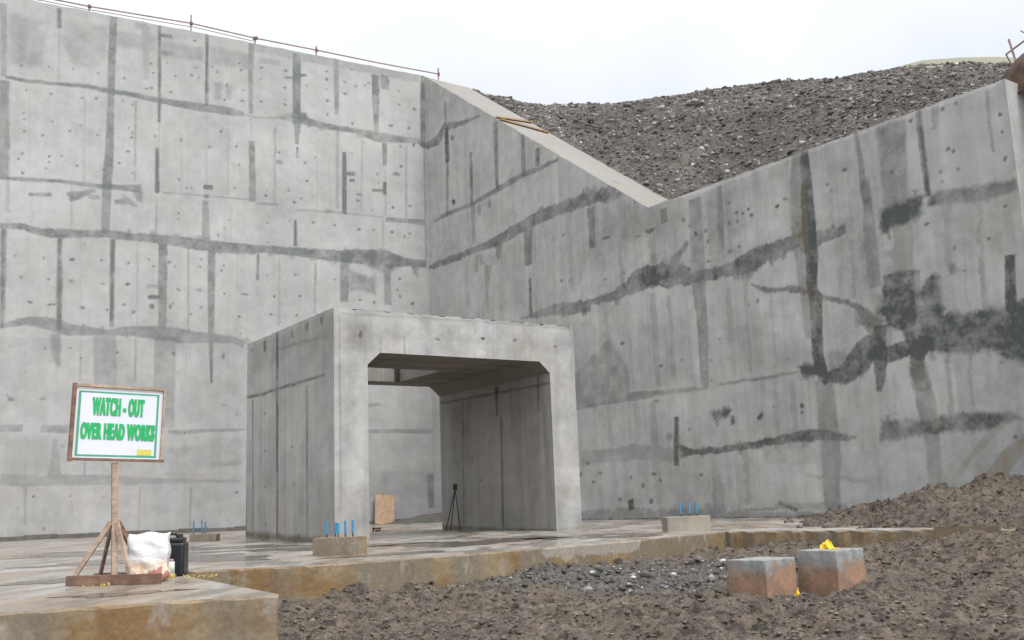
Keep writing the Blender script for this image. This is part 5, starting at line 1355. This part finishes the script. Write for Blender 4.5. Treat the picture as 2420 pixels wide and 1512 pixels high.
def lettering(txt, u0, u1, z0, z1, off):
    cu = bpy.data.curves.new('txt', 'FONT'); cu.body = txt; cu.size = 1; cu.offset = off*1.25; cu.extrude = .004; cu.space_character = 1.16
    o = bpy.data.objects.new('txt', cu); COL.objects.link(o); bpy.context.view_layer.update()
    me = bpy.data.meshes.new_from_object(o.evaluated_get(bpy.context.evaluated_depsgraph_get())); bpy.data.objects.remove(o)
    co = np.array([v.co[:] for v in me.vertices]); mn, mxx = co.min(0), co.max(0)
    for v in me.vertices:
        a = u0+(v.co.x-mn[0])/(mxx[0]-mn[0])*(u1-u0); b = z0+(v.co.y-mn[1])/(mxx[1]-mn[1])*(z1-z0); dd = -.0145 if v.co.z <= 0 else -.019
        v.co = SP_(a, b, dd)
    bm = bmesh.new()
    for k, du in enumerate((0, -.005, .005)):
        m2 = me.copy(); m2.transform(Matrix.Translation(Vector(pf*du-ps*.0004*k))); bm.from_mesh(m2)
    for f in bm.faces: f.material_index = 0
    return bm_obj('lettering', bm, MAT['green'], panel)
lettering('WATCH - OUT', -.287, .262, 1.772, 1.972, .028); lettering('OVER HEAD WORKS', -.392, .392, 1.508, 1.69, .032)
bm = bmesh.new(); beam(bm, (0, 0, .05), LP(-.035, 1.3, .0)+Vector((0, 0, -.03)), .055, .06); post = bm_obj('post', bm, MAT['wood'], sg)
for ex, ey, w in ((-.43, -.03, .05), (-.34, .47, .05), (.2, -.1, .05), (.14, .5, .055)):
    bm = bmesh.new(); beam(bm, (ex, ey, .07), (-.015+(.03 if ex > 0 else -.03), .02 if ey > 0 else -.03, .64), .03, w, jit=.003); bm_obj('brace', bm, MAT['wood_red'] if ey > 0 else MAT['wood'], sg)
for a, b in (((-.47, -.07, .055), (.55, -.19, .055)), ((-.42, .5, .045), (.3, .52, .045)), ((-.03, -.11, .045), (-.03, .55, .045))):
    bm = bmesh.new(); beam(bm, a, b, .06, .1, jit=.004); bm_obj('base_beam', bm, MAT['wood_red'], sg)
bm = bmesh.new(); beam(bm, (-.46, -.065, .055), (-.46, .1, .055), .05, .09); bm_obj('base_beam', bm, MAT['wood'], sg)

# sack
def sack():
    bm = bmesh.new(); bmesh.ops.create_cube(bm, size=1); bmesh.ops.subdivide_edges(bm, edges=bm.edges[:], cuts=15, use_grid_fill=True)
    for v in bm.verts:
        x, y, z = v.co; zz = z+.5
        th = .24*math.sqrt(max(.0, 1-(zz*.97)**3))*(1-.45*(2*abs(x))**4)+.012
        wd = .43*(1-.03*math.sin(zz*math.pi))*(1 if zz > .1 else .9+zz)
        nx = .010*math.sin(9*x+11*zz)+.006*math.sin(29*zz+5*x)+.004*math.sin(31*x-17*zz)
        top = .5+.03*(x > .38)*(x-.38)*20*.12-.012*math.sin((x+.5)*9)
        v.co = Vector((x*wd+.01*math.sin(13*zz), y*2*th*.5+nx*(1 if y < 0 else -.4), zz*top))
    o = bm_obj('cement_sack', bm, MAT['sack'], None, True); o.location = (-4.01, 11.23, .012); o.rotation_euler = (rad(-4), 0, rad(8))
    return tag(o, 'crumpled white sack with orange printed bottom leaning beside the sign stand', 'sack')
sack()
# jerry can
jc = empty('jerry_can', (-4.0, 12.1, 0), 'black plastic jerry can standing behind the white sack', 'jerry can', rz=.12)
bm = bmesh.new(); box(bm, (0, 0, .19), (.235, .3, .38)); bevel(bm, .035, 4)
for v in bm.verts:
    if v.co.z > .3: v.co.x *= .985
bm_obj('body', bm, MAT['black'], jc, True)
bm = bmesh.new(); vs = box(bm, (0, 0, .405), (.19, .25, .06)); bevel(bm, .02, 3); bm_obj('shoulder', bm, MAT['black'], jc, True)
bm = bmesh.new(); rod(bm, (.06, -.08, .43), (.06, -.08, .475), .032, 16); bm_obj('cap', bm, MAT['dark_metal'], jc, False)
bm = bmesh.new(); hp = [(-.085, -.07, .42), (-.085, -.055, .468), (-.05, .0, .478), (-.01, .055, .468), (0, .075, .42)]
for a, b in zip(hp, hp[1:]): rod(bm, a, b, .014, 8)
bm_obj('handle', bm, MAT['black'], jc, True)
jr = empty('plastic_jar', (-3.95, 11.76, 0), 'small pale jar with yellowish contents in front of the black can', 'jar')
bm = bmesh.new(); bmesh.ops.create_cone(bm, cap_ends=True, segments=20, radius1=.05, radius2=.047, depth=.14, matrix=Matrix.Translation((0, 0, .11))); bm_obj('jar_body', bm, MAT['jar'], jr, True)
bm = bmesh.new(); bmesh.ops.create_cone(bm, cap_ends=True, segments=20, radius1=.052, radius2=.052, depth=.05, matrix=Matrix.Translation((0, 0, .026))); bm_obj('label_band', bm, MAT['straw'], jr, True)
bm = bmesh.new(); bmesh.ops.create_cone(bm, cap_ends=True, segments=16, radius1=.036, radius2=.034, depth=.03, matrix=Matrix.Translation((0, 0, .192))); bm_obj('lid', bm, plain('jar_lid', (.35, .2, .22), .5), jr, True)
# yellow straw scraps round the stand
bm = bmesh.new()
for i in range(46):
    x, y = (random.uniform(-4.0, -3.4), random.uniform(11.35, 11.95)) if i < 34 else (random.uniform(-4.45, -4.2), random.uniform(10.6, 10.85))
    a = random.uniform(0, 3.1); L = random.uniform(.015, .05); beam(bm, (x, y, .008), (x+L*math.cos(a), y+L*math.sin(a), .008+random.uniform(0, .03)), .008, .004)
tag(bm_obj('straw_scraps', bm, MAT['straw']), 'scraps of yellow straw on the slab round the sack and jar', 'straw', kind='stuff')

# ---------------------------------------------------------------- loose concrete blocks in the mud
def block(corner, left, right, z0, z1, label):
    c, l, r_ = Vector((*corner, 0)), Vector((*left, 0)), Vector((*right, 0)); b = l+r_-c; m0 = (l+r_)/2
    bm = bmesh.new(); q4 = [c, r_, b, l]; lo = [bm.verts.new((v-m0)+Vector((0, 0, 0))) for v in q4]; hi = [bm.verts.new((v-m0)*.985+Vector((0, 0, z1-z0))) for v in q4]
    bm.faces.new(lo[::-1]); bm.faces.new(hi)
    for i in range(4): bm.faces.new((lo[i], lo[(i+1) % 4], hi[(i+1) % 4], hi[i]))
    bevel(bm, .012, 2); o = bm_obj('concrete_block', bm, MAT['block']); o.location = (m0.x, m0.y, z0)
    return tag(o, label, 'block', 'concrete blocks in the mud')
block((2.582, 11.052), (2.235, 11.38), (3.0, 11.42), -.52, .0, 'square mud-stained concrete block in the mud, nearer the gravel, nothing on top')
block((3.403, 11.27), (3.06, 11.62), (3.82, 11.63), -.52, .06, 'square mud-stained concrete block in the mud with a yellow rag on top')
def rag(name, loc, s, label):
    bm = bmesh.new(); bmesh.ops.create_icosphere(bm, subdivisions=3, radius=1)
    for v in bm.verts:
        d = 1+.35*math.sin(5*v.co.x+3*v.co.y)+.25*math.sin(9*v.co.y-4*v.co.z+2)+random.uniform(-.08, .08)
        v.co = Vector((v.co.x*s[0]*d, v.co.y*s[1]*d, max(0, v.co.z+.25)*s[2]*d*(1.1-.9*(v.co.x > .15))))
    o = bm_obj(name, bm, MAT['yellow']); o.location = loc; o.rotation_euler[2] = .3
    return tag(o, label, 'rag')
rag('yellow_rag', (3.47, 11.72, .052), (.08, .06, .06), 'crumpled yellow rag lying on top of a concrete block')
rag('yellow_rag', (2.93, 11.14, -.43), (.035, .03, .07), 'small yellow scrap at the muddy foot of a concrete block')
# muddy board against the slab edge
t = tag(bm_obj('form_board', (lambda bm: (box(bm, (0, 0, 0), (1.0, .05, .42), jit=.01), bm)[1])(bmesh.new()), MAT['tan_wood']), 'mud coated form board standing at the right end of the slab edge', 'board')
t.location = (7.12, 16.62, -.15); t.rotation_euler = (rad(-8), 0, math.atan2(-.72, .7)+.15)

# ---------------------------------------------------------------- small things inside and beyond the portal
pos = C-fa*2.4-ln*.16; t = tag(bm_obj('plywood_sheet', (lambda bm: (box(bm, (0, 0, .6), (.86, .03, 1.2)), bm)[1])(bmesh.new()), MAT['ply']), 'light brown plywood sheet leaning on the far wall, seen through the portal', 'plywood')
t.location = (pos[0]-.12*-ln[0]*-1, pos[1]-.15, 0.0); t.rotation_euler = (rad(-5), rad(3.5), math.atan2(fa[1], fa[0]))
tp = empty('tripod', (-1.95, 29.3, 0), 'thin dark tripod standing against the shaded inner wall of the portal', 'tripod')
tb = P+pf*(PW-TR-.30)+ps*4.35; tp.location = (tb[0], tb[1], 0); tp.rotation_euler = (0, rad(5), 0)
for k in range(3):
    a = k*2.1+.4; bm = bmesh.new(); rod(bm, (math.cos(a)*.23, math.sin(a)*.23, 0), (0, 0, 1.12), .013, 8); bm_obj('leg', bm, MAT['dark_metal'], tp)
bm = bmesh.new(); rod(bm, (0, 0, 1.08), (0, 0, 1.22), .06, 12); box(bm, (0, 0, 1.22), (.1, .08, .05)); bm_obj('head', bm, MAT['dark_metal'], tp)
bm = bmesh.new(); box(bm, (0, 0, .09), (.26, .05, .05)); box(bm, (-.1, 0, .05), (.05, .05, .12)); box(bm, (0.02, .05, .03), (.12, .3, .05)); o = tag(bm_obj('rusty_bracket', bm, MAT['steel']), 'small rusty steel bracket on the floor inside the portal', 'bracket'); o.location = (-4.15, 30.2, .0)
def dirt():
    a, b = np.meshgrid(np.linspace(-1, 1, 50), np.linspace(-1, 1, 50), indexing='ij'); z = np.clip(1-np.sqrt(a*a+b*b), 0, 1)**.7*.42+fnoise(a*6, b*6, 5, 3)*.08-.03
    return tag(sheet('soil_pile', C[0]+.5+a*2.6, C[1]-1.3+b*1.6, z, plain('damp_soil', (.09, .082, .07), .9, .4, 6)), 'low dark pile of soil in the inner corner of the walls, seen through the portal', 'soil pile')
dirt()
for x, y, s, l in ((5.50, 20.45, .08, 'small pale concrete lump on the slab, left of two near the mud heap'), (5.95, 20.0, .11, 'larger pale concrete lump on the slab, touching the mud heap')):
    o = rocks('concrete_lump', [(0, 0, s*.35)], [s], [.45], MAT['stone'], .6, int(x*100)); o.location = (x, y, 0); tag(o, l, 'concrete lump', 'concrete lumps on the slab')

# ---------------------------------------------------------------- rail along the wall top
gr = empty('guard_rail', tuple(C-fa*8+ln*.1+UP*H1), 'thin rusty pole rail on short posts along the top of the tall left wall', 'rail')
def rp(s, z, w=.12): return Vector(-fa*(s-8)+ln*w+UP*z)-Vector(ln*.1)
bm = bmesh.new(); kn = [(26, .5), (16.1, .27), (14.4, .27), (10.5, .40), (7.84, .30), (5.14, .30), (2.2, .27), (-.78, .30)]
for (a, za), (b, zb) in zip(kn, kn[1:]): rod(bm, rp(a, za), rp(b+.0, zb), .032, 8)
bm_obj('pole', bm, MAT['pole'], gr)
bm = bmesh.new()
for (a, za), (b, zb) in zip(kn[:4], kn[1:5]): rod(bm, rp(a, za-.1, .2), rp(b, zb-.12, .2), .018, 6)
bm_obj('wire', bm, MAT['pole'], gr)
for s, h in ((14.4, .36), (10.5, .78), (7.84, .38), (5.14, .50), (-.78, .62)):
    bm = bmesh.new(); rod(bm, rp(s, -.05, .16), rp(s, h, .16), .035, 8); o = bm_obj('post', bm, MAT['pole'], gr)
    zc = np.interp(-s, [-k[0] for k in kn], [k[1] for k in kn]); bm = bmesh.new(); box(bm, rp(s, zc, .13), (.2 if s == 7.84 else .11, .11, .11)); bm_obj('coupler', bm, MAT['steel'], o)
for (s, w0, z0), (s1, w1, z1), lab in (((5.45, .05, 0), (4.9, 2.3, 0), 'narrow weathered plank lying across the sloping coping, the upper one'), ((5.75, .02, 0), (6.15, 2.2, 0), 'brown plank lying across the sloping coping, the lower one')):
    bm = bmesh.new(); a = W3(s, w0, topz(s)+.05); b = W3(s1, w1, topz(s1)+.05); m0 = (a+b)/2; beam(bm, a-m0, b-m0, .16, .05, roll=0); o = bm_obj('timber_plank', bm, MAT['plank']); o.location = m0; tag(o, lab, 'plank', 'planks on the coping')
